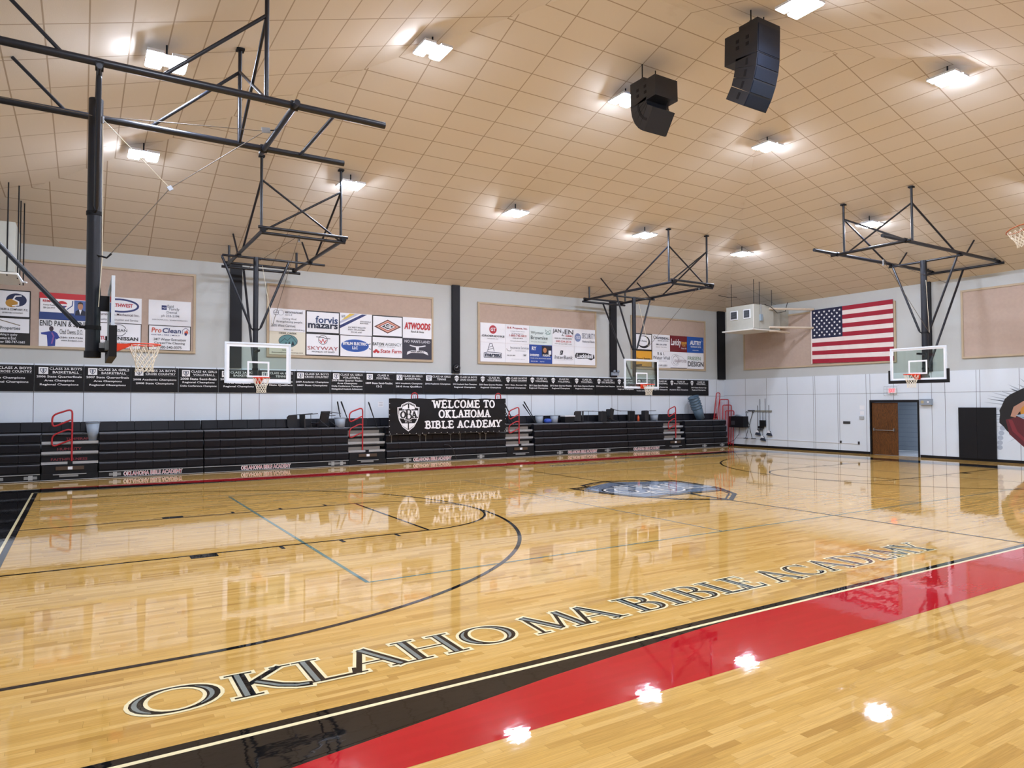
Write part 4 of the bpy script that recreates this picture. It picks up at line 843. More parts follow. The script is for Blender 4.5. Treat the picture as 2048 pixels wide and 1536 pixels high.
# board 2
xs2 = [6.165,7.375,8.57,9.765,10.95]
sign(xs2[0],z1_,'church sign with two overlapping rings and Loving God text',WH,[('e',.18,.82,.07,.11,'3b4250',.012),('e',.31,.82,.08,.11,'8d949e',.01),('l',[(.12,.82),(.24,.82)],.012,'3b4250'),('t','emmanuel',.43,.81,.92,.93,'3b4250',.01),('t','enid',.43,.7,.62,.79,'8d949e',0),('t','Loving God.',.36,.5,.75,.61,'3b4250',0,.15),('t','Strengthening people.',.18,.37,.92,.48,'3b4250',0,.15),('t','2505 West Garriott',.04,.2,.72,.31,'3b4250',0),('t','emmanuelenid.org',.4,.04,.98,.14,'3b4250',0)],0)
sign(xs2[0],z2_,'cream camp sign with teal oval of mountains and pines','dcd9c8',[('e',.52,.6,.26,.27,'58878c'),('e',.52,.6,.26,.27,'1c2e3c',.012),('l',[(.28,.5),(.42,.7),(.5,.62),(.62,.8),(.78,.5)],.012,'1c2e3c'),('p',[(.42,.4),(.46,.56),(.5,.4)],'16242e',4),('p',[(.5,.38),(.55,.6),(.6,.38)],'16242e',4),('p',[(.6,.4),(.65,.62),(.7,.42)],'16242e',4),('t','DEER CREEK',.26,.9,.76,.97,BK),('t','BAILEY, CO.',.36,.17,.66,.22,BK),('t','deercreekmountaincamp.com',.06,.05,.94,.12,BK)],0)
sign(xs2[1],z1_,'black framed sign reading forvis mazars in navy',WH,[('t','forvis',.28,.46,.94,.78,'1f3a6b',.02),('t','mazars',.06,.22,.94,.44,'16203a',.03)],.035)
sign(xs2[1],z2_,'black framed sign with winged W emblem above SKYWAY',WH,[('e',.5,.72,.13,.2,BK,.014),('l',[(.3,.84),(.46,.84),(.54,.84)],.016,BK),('l',[(.54,.78),(.72,.78)],.016,BK),('l',[(.4,.72),(.45,.58),(.5,.76),(.55,.58),(.6,.72)],.02,RD),('t','SKYWAY',.05,.26,.95,.42,'a03a40',0),('t','HONDA OF ENID',.18,.15,.85,.21,BK)],.03)
sign(xs2[2],z1_,'sign crossed by a diagonal navy stripe and yellow corner',WH,[('p',[(0,.28),(.0,.42),(.68,.98),(.84,.98)],NV),('p',[(0,.5),(0,.6),(.45,.98),(.6,.98)],'b6b8cc'),('p',[(.05,.66),(.3,.98),(.46,.98),(.2,.74)],'d8bb52'),('t','NATE',.05,.78,.16,.9,BK),('t','KEVIN NICHOLAS',.62,.62,.96,.67,BK),('t','MARK NAGEL',.62,.54,.88,.59,BK),('t','616 WEST WILLOW',.25,.32,.8,.39,BK),('t','ENID, OKLAHOMA',.25,.21,.78,.28,BK),('t','PH 242 6707',.35,.1,.68,.17,BK)],0)
sign(xs2[2],z2_,'sign with a blue oval reading BYRUM ELECTRIC LLC',WH,[('e',.47,.52,.43,.29,'3a68b8'),('e',.47,.52,.4,.26,'2450a0',None,3),('R',.0,.0,.0,.0,WH),('t','BYRUM ELECTRIC',.1,.54,.84,.68,WH,.04),('t','LLC',.38,.35,.55,.49,WH,.04),('l',[(.88,.6),(.96,.64)],.02,'1a2540'),('l',[(.9,.42),(.97,.38)],.02,'1a2540')],.02)
sign(xs2[3],z1_,'black framed sign with a red and black diamond',WH,[('p',[(.06,.46),(.5,.82),(.94,.5),(.5,.16)],'5a2a26'),('p',[(.13,.47),(.5,.77),(.87,.5),(.5,.21)],'d8a08c',3),('p',[(.2,.47),(.5,.7),(.8,.49),(.5,.28)],'8a3028',4),('p',[(.25,.475),(.5,.66),(.75,.49),(.5,.32)],WH,5),('p',[(.3,.48),(.5,.62),(.7,.49),(.5,.36)],BK,6)],.035)
p_ = Plane((xs2[3],YF-.0455,z1_),(1,0,0),(0,0,1),.0012); p_.text('ASB',.46,.33,.73,.43,LETW,9,.02)
_t = [o for o in COL.objects if o.get('label') == 'black framed sign with a red and black diamond'][0]; p_.mb.build('lettering', _t)
sign(xs2[3],z2_,'sign reading EATON AGENCY with red insurance logo',WH,[('t','EATON',.02,.58,.38,.72,'2b3a3a',.02),('t','AGENCY',.42,.58,.96,.72,'55605f',0),('t','ENID, TULSA',.2,.5,.75,.54,'55605f',0),('e',.13,.34,.05,.06,RD),('e',.19,.28,.05,.06,RD),('e',.08,.28,.05,.06,RD),('t','State Farm',.26,.24,.95,.42,'b53a42',.02,.1)],.02)
sign(xs2[4],z1_,'ranch and home store sign with bold red ATWOODS',WH,[('t','ATWOODS',.05,.42,.94,.76,RD,.05,.08),('t','Ranch & Home',.28,.27,.72,.37,BK,.01,.15)],0)
sign(xs2[4],z2_,'dark grey sign with a white longhorn skull and ribbon','33323f',[('t','NO MAN\'S LAND',.06,.78,.94,.92,'c8c9d2',.02),('l',[(.24,.66),(.34,.62),(.44,.6),(.56,.6),(.66,.62),(.78,.66)],.035,'dfe0e6'),('p',[(.44,.62),(.56,.62),(.54,.4),(.5,.3),(.46,.4)],'dfe0e6'),('p',[(.14,.2),(.3,.3),(.7,.3),(.88,.2),(.84,.34),(.7,.42),(.3,.42),(.16,.34)],'dfe0e6'),('t','BEEF JERKY',.27,.31,.73,.4,BK,.02)],0)
# board 3
xs3 = [14.26,15.42,16.58,17.74,18.9]; w3 = 1.15
S3 = lambda i, z, lab, bg, it, bd=0: sign(xs3[i], z, lab, bg, it, bd, w3)
S3(0,z1_,'sign with a round red GT badge above GROENDYKE',WH,[('e',.5,.67,.15,.22,'b0303c'),('t','GT',.4,.58,.6,.76,WH,.03),('t','GROENDYKE',.04,.28,.96,.38,BK,.02,.15),('t','TRANSPORT, INC.',.26,.16,.72,.2,BK)])
S3(0,z2_,'sign with a black oil derrick over boxed word marsau',WH,[('l',[(.28,.55),(.37,.95),(.46,.95),(.55,.55)],.02,'1d2840'),('l',[(.3,.62),(.5,.7)],.015,'1d2840'),('l',[(.33,.74),(.48,.82)],.015,'1d2840'),('l',[(.14,.22),(.14,.45),(.28,.5),(.55,.5),(.84,.46),(.84,.22)],.02,'1d2840',1),('t','marsau',.18,.26,.81,.42,'1d2840',.04)])
S3(1,z1_,'sign with B-K Propane, Inc. in red and a phone number',WH,[('t','B-K Propane, Inc.',.08,.74,.92,.87,'a8323c',.02),('t','Complete Propane Service',.2,.62,.8,.67,'6a7078'),('t','24 Hour Service',.25,.5,.75,.56,'6a7078'),('t','1-800-743-4410',.16,.36,.88,.48,'a8323c',.01),('t','(580) 237-4410',.3,.24,.72,.31,BK),('t','Serving Northwest Oklahoma',.2,.1,.9,.15,BK)])
S3(1,z2_,'pale sign with thin grey Insurance Services lettering',WH,[('t','Insurance Services',.2,.72,.98,.86,'7a828c',0),('t','NORTHWEST',.4,.6,.85,.65,'9aa0a8',0),('l',[(.04,.72),(.1,.62),(.2,.6),(.24,.68)],.015,'4a5058'),('t','580-234-3800',.06,.34,.4,.4,'4a5058'),('t','GMP',.74,.36,.88,.46,'7a828c'),('t','An independent agency',.25,.16,.8,.2,'9aa0a8',0)])
S3(2,z1_,'pale mint sign reading Wymer Brownlee','d6e4e6',[('t','Wymer',.06,.52,.62,.72,'33454a',.0),('t','Brownlee',.06,.28,.8,.48,'33454a',0),('t','Wealth Strategies',.06,.1,.75,.19,'8a989c',0),('l',[(.7,.62),(.92,.84),(.92,.62)],.012,'2a6a60',1),('l',[(.7,.84),(.92,.62),(.76,.55)],.012,'2a6a60',1)])
S3(2,z2_,'dark blue sign with a photo square and white writing','24489c',[('t','RY',.1,.7,.3,.9,WH,.04),('r',.54,.42,.98,.96,'1c1c30'),('e',.68,.72,.08,.14,'b8805a'),('r',.84,.5,.96,.72,WH),('t','DIVERSIFIED',.02,.38,.42,.5,WH,.03),('t','FUNDING',.58,.38,.9,.5,WH,.03),('t','YOUR LOCAL MORTGAGE LENDER',.04,.24,.94,.3,WH),('t','580-233-1050',.06,.08,.35,.13,WH),('t','rcbank.com',.45,.08,.65,.13,WH)])
S3(3,z1_,'sign with JANZEN in tall serif-like black letters over GMC in red',WH,[('t','JAN',.02,.66,.4,.92,BK,.01),('t','Z',.42,.56,.54,.78,BK,.0),('t','EN',.56,.66,.96,.92,BK,.01),('t','GMC',.6,.52,.96,.62,RD,.02),('t','2602 N. VAN BUREN',.1,.38,.9,.45,BK),('t','580-234-2515',.16,.2,.86,.3,RD,.01),('t','www.JanzenGMC.com',.1,.08,.88,.14,BK)])
S3(3,z2_,'white sign with a square bank emblem above InterBank',WH,[('p',[(.34,.52),(.38,.76),(.5,.76),(.46,.52)],'2a2c34'),('l',[(.38,.56),(.43,.72)],.014,WH),('t','InterBank',.1,.28,.92,.48,'2a2c34',.0,.15),('r',.1,.22,.92,.225,'7a808a')])
S3(4,z1_,'sign with a round blue-grey seal and SECURITY National Bank',WH,[('e',.17,.52,.15,.24,'7d8cb4'),('t','CEZ',.07,.45,.27,.58,WH),('t','SECURITY',.36,.48,.99,.78,'4a5068',0),('t','National Bank',.38,.26,.97,.38,'4a5068',0)])
S3(4,z2_,'sign with a black brush stroke behind white script',WH,[('p',[(.03,.5),(.08,.66),(.5,.68),(.94,.6),(.97,.4),(.8,.28),(.6,.36),(.2,.34),(.06,.38)],BK),('t','Luckinbill',.1,.38,.88,.62,WH,.03,.1)])
# board 4
xs4 = [22.3,23.45,24.58,25.72]; w4 = 1.13
S4 = lambda i, z, lab, bg, it, bd=0: sign(xs4[i], z, lab, bg, it, bd, w4)
S4(0,z1_,'black framed sign with a thick black oval, behind the right side hoop mast',WH,[('e',.55,.5,.34,.38,BK),('e',.5,.54,.3,.3,WH,None,3),('t','P.S. Plumbing',.32,.48,.7,.6,BK,.01)],.04)
S4(0,z2_,'yellow-orange sign with black lettering','e0a332',[('t','Edward',.1,.42,.5,.58,BK,.01),('t','Jones',.52,.4,.9,.58,BK,.03)],.03)
S4(1,z1_,'sign reading KUYKENDALL above small print',WH,[('e',.13,.82,.07,.08,BK,.02),('t','KUYKENDALL',.22,.72,.97,.86,'2a3350',.03),('t','HEATING AIR COND',.3,.6,.9,.66,'2a3350'),('t','580-234-6788',.2,.36,.8,.44,'2a3350'),('t','Sales - Service',.2,.22,.8,.27,'7a808a',0)])
S4(1,z2_,'sign reading B & L Water Well in thin grey letters',WH,[('t','B & L',.28,.76,.68,.94,'3a3e46',0),('t','Water Well',.02,.5,.98,.7,'3a3e46',0),('t','Drilling and Service',.2,.38,.8,.43,'7a808a',0),('t','580.541.6801',.18,.08,.82,.2,'3a3e46',0)])
S4(2,z1_,'maroon sign with white script and yellow SAND CO','6e2029',[('t','Lavicky',.04,.28,.62,.8,WH,.02,.1),('t','SAND',.66,.52,.98,.64,'e0b040',.03),('t','"CO."',.68,.36,.94,.5,'e0b040',.03),('t','Enid, Ok',.66,.18,.96,.28,WH,.01)])
S4(2,z2_,'pale sign with a thin swirl around the word Oakwood',WH,[('e',.3,.5,.24,.36,'8a8f98',.01),('e',.32,.5,.16,.26,'5a4650',.015),('l',[(.3,.82),(.7,.72),(.96,.4)],.008,'8a8f98'),('t','OAKWOOD',.24,.36,.96,.54,'8a7078',0),('r',.02,.0,.98,.03,BK)])
S4(3,z1_,'bright blue sign reading AUTRY in white','2456a8',[('t','AUTRY',.16,.48,.86,.76,WH,.04),('t','TECHNOLOGY CENTER',.2,.32,.84,.42,WH,.02),('t','autrytech.edu',.32,.12,.68,.2,WH,.01),('l',[(.8,.9),(.98,.7)],.02,'5f8ad0'),('l',[(.9,.3),(.99,.1)],.02,'5f8ad0')])
S4(3,z2_,'sign reading FRIESEN in green over DESIGN in black',WH,[('t','FRIESEN',.03,.54,.8,.76,'3f7a4a',0),('t','DESIGN',.03,.14,.98,.46,'1c2530',.02)])
# ------------------------------------------------------------------ flag
t = thing('american_flag', 'large American flag hung on the far end wall', 'flag', (XE, 12.4, 3.8))
def fx_(q, r): # q 0..1 left to right in the photo (y falls), r 0 bottom..1 top
    y = 14.17-(14.17-10.56)*q; z0 = 3.86-.08*q; z1 = 6.21+.03*q; z = z0+(z1-z0)*r
    return (XE-.075-.012*sin(q*34+r*2)*(1-r)**1.5-.006*sin(q*60+r*9)*(1-r), y, z)
FR = mat('flag_red','9c1c33',.8,noise=.08); FW = mat('flag_white','e2d9d6',.8); FB = mat('flag_blue','1c2140',.8)
b = MB(); nx, nz = 60, 39; vs = [fx_(i/nx, j/nz) for j in range(nz+1) for i in range(nx+1)]
for j in range(nz):
    for i in range(nx):
        st = j//3; m = FB if (i < 24 and j >= 18) else (FR if st % 2 == 0 else FW)
        b.add([vs[j*(nx+1)+i], vs[j*(nx+1)+i+1], vs[(j+1)*(nx+1)+i+1], vs[(j+1)*(nx+1)+i]], [(0,1,2,3)], m, False)
for row in range(9):
    for c in range(6 if row % 2 == 0 else 5):
        q = (.4/12)*(1+2*c+(row % 2)); r = 1-(7/13/10)*(row+1); cxx = fx_(q, r); R = .062
        pts = [(cxx[0]-.006, cxx[1]-sin(2*pi*k/10)*(R if k % 2 == 0 else R*.4), cxx[2]+cos(2*pi*k/10)*(R if k % 2 == 0 else R*.4)) for k in range(10)]
        b.add(pts+[(cxx[0]-.006,cxx[1],cxx[2])], [(k, (k+1) % 10, 10) for k in range(10)], LETW)
b.build('flag_cloth', t)
b = MB(); b.box((XE-.09,14.17,3.84),(XE-.07,14.22,6.22),FW); b.build('header_band', t)
# ------------------------------------------------------------------ hung heater / air handler units
UG = mat('beige_unit_casing','b3b5ad',.5); UG2 = mat('white_drain_pan','d8d8d2',.5); LAG = mat('pipe_lagging','d0c2b0',.8); VENT = mat('dark_grille','2b2e34',.5)
t = thing('air_handler', 'boxy air handler hung in the far corner beside the flag', 'air handler', (26.3, 15.8, 5.35), 'ceiling-hung air handlers')
b = MB(); b.box((25.6,15.13,5.38),(26.93,16.63,6.42),UG); b.box((26.93,15.3,5.4),(27.6,16.5,6.38),UG); b.box((27.6,15.4,5.6),(XE,16.4,6.35),UG)
b.box((25.593,15.13,5.38),(25.6,15.16,6.42),UG2); b.build('casing', t)
for y0, y1 in ((15.3,15.66),(15.98,16.38)):
    b = MB(); b.box((25.57,y0,5.82),(25.6,y1,6.22),WHITE); b.box((25.56,y0+.035,5.86),(25.572,y1-.035,6.18),VENT)
    for k in range(6): z = 5.885+k*.05; b.box((25.552,y0+.035,z),(25.562,y1-.035,z+.008),GREYP)
    b.build('grille', t)
b = MB(); b.box((25.5,15.1,5.3),(27.0,16.8,5.36),UG2); b.build('drain_pan', t)
b = MB(); b.obox((26.05,15.1,5.85),(.07,0,0),(0,.05,0),(0,0,.14),mat('switch_box','8a9aa6',.5)); b.tube([(26.05,15.1,6.0),(26.05,15.1,6.45)],.015,STEEL,6); b.build('switch_box', t)
for x, y in ((25.7,15.2),(26.0,15.14),(26.9,15.2),(25.8,16.5)):
    b = MB(); b.tube([(x,y,5.32),(x,y,ceil_z(x,y)-.01)],.013,BLKM,6); b.build('hanger_rod', t)
for z, y, x1 in ((6.28,15.0,XE-.03),(5.46,15.0,XE-.03),(5.3,15.05,XE-.6)):
    b = MB(); b.tube([(26.6,y+.1,z),(26.9,y,z),(x1,y-.9 if z != 5.3 else y-.1,z-.03)],.05,LAG,10); b.build('lagged_pipe', t)
b = MB(); b.tube([(26.3,15.1,6.44),(26.6,15.02,6.36),(27.0,14.98,6.1),(27.5,14.95,6.2),(27.6,14.9,6.6)],.014,BLKM,6); b.build('loose_wire', t)
t = thing('air_handler', 'boxy air handler at the left edge above the sponsor signs', 'air handler', (-1.2, 16.2, 5.25), 'ceiling-hung air handlers')
b = MB(); b.box((-2.3,15.6,5.3),(-.55,17.2,6.5),UG); b.box((-.9,15.59,5.32),(-.88,15.6,6.48),UG2); b.build('casing', t)
b = MB(); b.box((-2.35,15.5,5.22),(-.5,17.3,5.27),UG2); b.tube([(-.5,15.6,5.27),(-.38,15.55,5.06)],.02,WHITE,6); b.tube([(-.38,15.55,5.06),(-.3,15.5,5.05)],.02,WHITE,6); b.build('drain_pan', t)
for x, y in ((-.7,15.6),(-.54,17.0),(-.47,17.1),(-.52,16.0)):
    b = MB(); b.tube([(x,y,5.2),(x,y,ceil_z(x,y)-.01)],.016,BLKM,6); b.build('hanger_rod', t)
# ------------------------------------------------------------------ line-array loudspeakers
SPK = mat('loudspeaker_black','191c24',.42,noise=.1,scale=12); GRL = mat('loudspeaker_grille','1c2431',.33,.4,noise=.1,scale=30)
def array(label, x, y, ztop, sgn, angs, hs=1.0):
    t = thing('loudspeaker_array', label, 'loudspeaker', (x, y, ztop-2), 'hung line-array loudspeakers')
    f = Vector((0, sgn, 0)); X = Vector((1,0,0)); hw = .36
    def seg(p, ang, h, d, name, top=False, nxt=None):
        """p: top front edge point; box hangs down, tilted by ang; returns next front point"""
        fa = Vector((0, sgn*cos(ang), -sin(ang))); dn = Vector((0, -sgn*sin(ang), -cos(ang)))
        b = MB(); a = .06
        c = [p, p-fa*d, p-fa*d+dn*h, p+dn*h]
        if nxt is not None: c[2] = p+dn*(h-.012)-Vector((0, sgn*cos(nxt), -sin(nxt)))*d
        vs = [q-X*hw for q in c]+[q+X*hw for q in c]
        b.add(vs, [(0,1,2,3),(7,6,5,4),(0,3,7,4),(0,4,5,1),(1,5,6,2),(2,6,7,3)], SPK); box = b.build(name, t)
        b = MB(); g = .012; e = .02
        q = [p+fa*g+dn*e-X*(hw-e), p+fa*g+dn*(h-e)-X*(hw-e), p+fa*g+dn*(h-e)+X*(hw-e), p+fa*g+dn*e+X*(hw-e)]; q0 = [v-fa*g for v in q]
        b.add(q+q0, [(0,1,2,3),(0,4,5,1),(1,5,6,2),(2,6,7,3),(3,7,4,0)], GRL)
        b.build('grille', box)
        b = MB()
        for k in ((.3,.6) if top else (.45,)):
            for sx in (-1, 1):
                ctr = p-fa*(d*k)+dn*(h*.45)+X*sx*(hw+.002)
                for dz in ((-.07,.07) if top else (0,)):
                    b.obox(ctr+dn*dz, X*.004, fa*(.04 if top else .03), dn*(.035 if top else .07), BLKM)
        b.build('handle_recess', box)
        return p+dn*h
    p = Vector((x, y+sgn*.28, ztop))
    b = MB(); b.obox(p-f*.24+Vector((0,0,.05)), X*hw, f*.24, (0,0,.05), SPK); b.build('rigging_frame', t)
    p = seg(p, .03, .62*hs, .86, 'top_cabinet', True); p = p+Vector((0,0,-.01))
    for k, a in enumerate(angs): p = seg(p, a, .27*hs, .56, 'cabinet', False, angs[k+1] if k+1 < len(angs) else None)
    for dx in (-.22, .26):
        yy = y+(.05 if dx > 0 else 0); zc = ceil_z(x+dx, yy)
        b = MB(); b.tube([(x+dx,yy,ztop+.08),(x+dx,yy,zc-.01)],.014,BLKM,6); b.obox((x+dx,yy,ztop+.14),(.025,0,0),(0,.02,0),(0,0,.05),BLKM); b.build('suspension_rod', t)
    b = MB(); b.tube([(x,y-sgn*.3,ztop+.05),(x+.15,y-sgn*.5,ztop-.35),(x+.1,y-sgn*.42,ztop-.8),(x-.05,y-sgn*.3,ztop-.9)],.012,BLKM,6); b.build('signal_cable', t)
array('right loudspeaker array under the ridge, grilles toward the camera side', 13.0, 4.8, 10.0, -1, (.14,.27,.42,.6))
array('left loudspeaker array under the ridge, showing its back and cables', 12.5, 7.6, 9.78, 1, (.2,.45,.72,1.0), .8)
# ------------------------------------------------------------------ end wall fittings
def wallbox(name, label, cat, y0, y1, z0, z1, d, m): 
    b = MB(); b.box((XE-.03-d,y0,z0),(XE-.031,y1,z1),m); return tag(b.build(name), label, cat)
t = thing('wall_pad', 'tall black wall pad standing between the doorway and the mural', 'wall pad', (XE-.08, 7.6, .08))
b = MB(); x0 = XE-.1; b.box((x0,7.6,.08),(XE-.032,8.21,1.925),BLKM); b.build('pad_panel', t); b = MB(); b.box((x0,6.99,.08),(XE-.032,7.594,1.925),BLKM); b.build('pad_panel', t)
t = thing('exit_sign', 'red and white EXIT sign in a wire cage above the door', 'exit sign', (XE-.1, 10.65, 2.45))
b = MB(); b.box((XE-.1,10.48,2.48),(XE-.031,10.82,2.7),WHITE); sgn_ = b.build('sign_box', t)
p = Plane((XE-.101,10.82,2.48),(0,-1,0),(0,0,1),.001); p.text('EXIT',.05,.035,.29,.185,mat('exit_red','d8252f',.5,noise=0,emit=.5),1,.03); p.mb.build('lettering', sgn_)
b = MB(); 
for y in (10.42,10.55,10.68,10.81,10.94): b.tube([(XE-.04,y,2.38),(XE-.17,y,2.4),(XE-.17,y,2.76),(XE-.04,y,2.78)],.004,STEEL,5)
for z in (2.4,2.52,2.64,2.76): b.tube([(XE-.17,10.42,z),(XE-.17,10.94,z)],.004,STEEL,5)
b.build('wire_cage', t)
t = thing('emergency_light', 'grey emergency light box on the wall right of the doorway', 'emergency light', (XE-.08,9.35,2.0)); b = MB(); b.box((XE-.15,9.13,2.02),(XE-.031,9.57,2.25),GREYP); b.build('case', t)
b = MB(); b.disc((XE-.152,9.46,2.13),.06,(-1,0,0),mat('lamp_face','b8ae8a',.4),16); b.disc((XE-.152,9.25,2.13),.04,(-1,0,0),WHITE,12); b.build('lamp_head', t)
wallbox('wall_plaque','small dark plaque on the white panels left of the door','plaque',12.47,12.79,1.22,1.33,.012,mat('dark_plaque','3a3c40',.5))
wallbox('thermostat','thermostat box on the wall just left of the door','thermostat',11.86,12.06,1.42,1.55,.03,mat('thermostat_grey','aab0b4',.5))
wallbox('paper_notice','upper paper notice taped left of the door','notice',11.84,12.05,1.83,2.0,.002,WHITE); wallbox('paper_notice','lower paper notice taped above the thermostat','notice',11.86,12.03,1.6,1.76,.002,WHITE)
wallbox('wall_outlet','dark wall outlet nearer the broom rack','outlet',12.87,12.95,.4,.5,.03,mat('outlet_dark','2f3033',.5)); wallbox('wall_outlet','dark wall outlet nearer the door','outlet',12.07,12.14,.38,.5,.03,mat('outlet_dark','2f3033',.5))
b = MB(); b.tube([(XE-.045,18.4,1.0),(XE-.045,18.4,.42),(XE-.045,12.1,.4)],.012,WHITE,6); tag(b.build('surface_conduit'),'thin white conduit running along the flag wall above the floor','conduit')
t = thing('equipment_cabinet','black wall cabinet with cloth on top in the far corner','cabinet',(XE-.3,18.2,.93)); b = MB(); b.box((XE-.4,17.72,.93),(XE-.031,18.6,1.47),BLKM); cbx = b.build('cabinet_body', t)
b = MB(); b.box((XE-.405,18.22,1.05),(XE-.4,18.45,1.25),mat('panel_dark','35373c',.4)); b.build('control_panel', cbx)
b = MB(); b.tube([(XE-.3,18.4,1.48),(XE-.28,18.2,1.53),(XE-.3,18.0,1.5),(XE-.25,17.8,1.44)],[.03,.045,.04,.02],GREYP,8); b.build('folded_cloth', t)
b = MB(); b.tube([(XE-.2,18.1,.93),(XE-.2,18.15,.6),(XE-.25,18.4,.3),(XE-.3,18.9,.08)],.012,mat('dark_cord','2b2c30',.5),6); b.build('cord', t)
t = thing('broom_rack','wooden wall rack holding brooms and mops','rack',(XE-.06,17.0,1.75)); b = MB(); b.box((XE-.07,16.35,1.69),(XE-.031,17.35,1.77),mat('rack_wood','8a8a80',.6)); b.box((XE-.09,17.3,1.73),(XE-.031,17.7,1.77),BLKM); b.build('rack_board', t)
def stick(label, y, z0, z1, head, dy=0, name='broom', cat='broom'):
    t = thing(name, label, cat, (XE-.1,y,z0), 'brooms and mops on the wall rack'); b = MB(); b.tube([(XE-.1,y+dy,z0+.15),(XE-.1,y,z1)],.014,mat('broom_handle','5a6068',.5),6); b.build('handle', t)
    b = MB(); q = y+dy
    if head == 'fan': b.add([(XE-.14,q-.04,z0+.2),(XE-.14,q+.04,z0+.2),(XE-.14,q+.14,z0),(XE-.14,q-.16,z0-.03),(XE-.06,q-.04,z0+.2),(XE-.06,q+.04,z0+.2),(XE-.06,q+.14,z0),(XE-.06,q-.16,z0-.03)], [(0,3,2,1),(4,5,6,7),(0,1,5,4),(1,2,6,5),(2,3,7,6),(3,0,4,7)], mat('bristle_dark','2c3444',.8)); b.add([(XE-.145,q-.05,z0+.22),(XE-.145,q+.05,z0+.22),(XE-.145,q+.1,z0+.12),(XE-.145,q-.12,z0+.11)], [(0,3,2,1)], WHITE)
    elif head == 'pan': b.box((XE-.16,q-.15,z0+.1),(XE-.06,q+.15,z0+.4),BLKM); b.box((XE-.18,q-.02,z0),(XE-.06,q+.22,z0+.12),BLKM)
    elif head == 'flat': b.box((XE-.16,q-.12,z0+.12),(XE-.06,q+.12,z0+.16),BLKM)
    b.build('broom_head', t)
stick('push broom with dark fan bristles, left end of the rack',17.12,.6,2.0,'fan'); stick('long thin mop handle rising high behind the left broom',16.98,.7,2.3,'flat'); stick('black dustpan hanging in the middle of the rack',16.82,.9,1.7,'pan',0,'dustpan','dustpan')
stick('thin pole rising high on the right of the dustpan',16.68,1.0,2.32,'none',0,'pole','pole'); stick('broom with dark fan bristles, right end of the rack',16.48,.6,2.02,'fan'); stick('small brush hanging low under the dustpan',16.84,.35,1.0,'fan')
for i, (ya, yb_) in enumerate(((17.75,17.4),(17.3,17.75))):
    t = thing('folded_stand', ['thin dark stand leaning left, crossed in front of the cabinet side','thin dark stand leaning right, crossed beside the broom rack'][i], 'stand', (XE-.15,(ya+yb_)/2,.4)); b = MB(); b.tube([(XE-.2-.08*i,ya,.42),(XE-.08-.08*i,yb_,1.7)],.014,BLKM,6); b.build('pole', t); b = MB(); b.box((XE-.24,ya-.1,.4),(XE-.14,ya+.1,.43),BLKM); b.tube([(XE-.08,yb_-.06,1.64),(XE-.09,yb_,1.71),(XE-.08,yb_+.06,1.66)],.012,BLKM,6); b.build('foot', t)
# mural: dark burst in the wall with cloak and blade shapes (generic)
t = thing('wall_mural', 'painted wall mural of a dark jagged hole with a maroon cloak and a curved blade', 'mural', (XE-.03, 5.2, 1.6))
p = Plane((XE-.033,8.0,0),(0,-1,0),(0,0,1),.0012) # x' = 8-y
def c_(y, z): return (8-y, z)
def blob(cy, cz, ry, rz, m, l, jag=.0, n=40, sd=1):
    rg = random.Random(sd); return p.poly([c_(cy-ry*cos(2*pi*k/n)*(1+jag*(rg.random()-.5)), cz+rz*sin(2*pi*k/n)*(1+jag*(rg.random()-.5))) for k in range(n)], m, l)
mb_ = colm('17171c'); mr = colm('5c1f28'); mr2 = colm('7c2a33'); ms = colm('b98d78'); mo_ = colm('c98a35'); mg = colm('9fb0c4'); mh = colm('aab6c6')
rg = random.Random(3)
for k in range(30):
    a = 1.2+2.9*k/30+rg.random()*.08; r0 = .95; r1 = 1.1+rg.random()*.2; cy, cz = 5.0, 1.75
    A = (cy-cos(a)*1.95*r0, cz+sin(a)*1.12*r0); B = (cy-cos(a)*1.95*r1, cz+sin(a)*1.12*r1); dx = .035
    p.poly([c_(A[0]+dx,A[1]), c_(B[0],B[1]), c_(A[0]-dx,A[1]+.03)], colm('a9b5c2') if k % 4 else colm('5a6676'), 1)
for k in range(9): blob(6.9-.02*k*k*.3, .52+.17*k if k < 8 else 2, .09, .085, mh, 1, 0, 12)
blob(5.0,1.68,1.93,1.12,mb_,2,.06,48,5)
p.poly([c_(6.7,1.5),c_(6.6,1.0),c_(6.2,.6),c_(5.7,.22),c_(4.6,.2),c_(3.6,.5),c_(4.2,1.5),c_(5.4,1.7),c_(6.3,1.62)],mr,3)
p.poly([c_(6.62,1.5),c_(6.5,1.1),c_(6.0,.6),c_(5.9,.62),c_(6.35,1.1),c_(6.5,1.5)],mr2,4); p.poly([c_(6.1,1.15),c_(6.0,1.35),c_(5.8,1.42),c_(5.4,1.3),c_(5.5,1.2),c_(5.85,1.25)],mr2,4)
blob(5.75,.95,.26,.3,ms,4,0,20); blob(5.2,1.0,.3,.5,mr2,4,0,20)
p.poly([c_(6.55,1.62),c_(6.45,1.95),c_(6.15,2.15),c_(5.85,2.2),c_(5.6,2.1),c_(5.75,1.95),c_(6.1,1.95),c_(6.3,1.75),c_(6.4,1.58)],ms,4)
blob(5.95,1.78,.3,.27,mo_,5,0,20); blob(5.6,.95,.45,.5,mr2,3,0,20); blob(5.1,1.9,.5,.35,mo_,4,0,20); blob(5.0,2.25,.35,.3,mr,4,0,16)
p.poly([c_(6.4,1.66),c_(6.0,1.45),c_(5.5,1.28),c_(5.0,1.25),c_(4.6,1.32),c_(5.0,1.4),c_(5.5,1.5),c_(6.1,1.72)],mg,6); p.poly([c_(6.3,1.62),c_(5.6,1.36),c_(5.0,1.3),c_(5.5,1.42)],colm('5a6a7c'),7)
p.mb.build('painted_shapes', t)
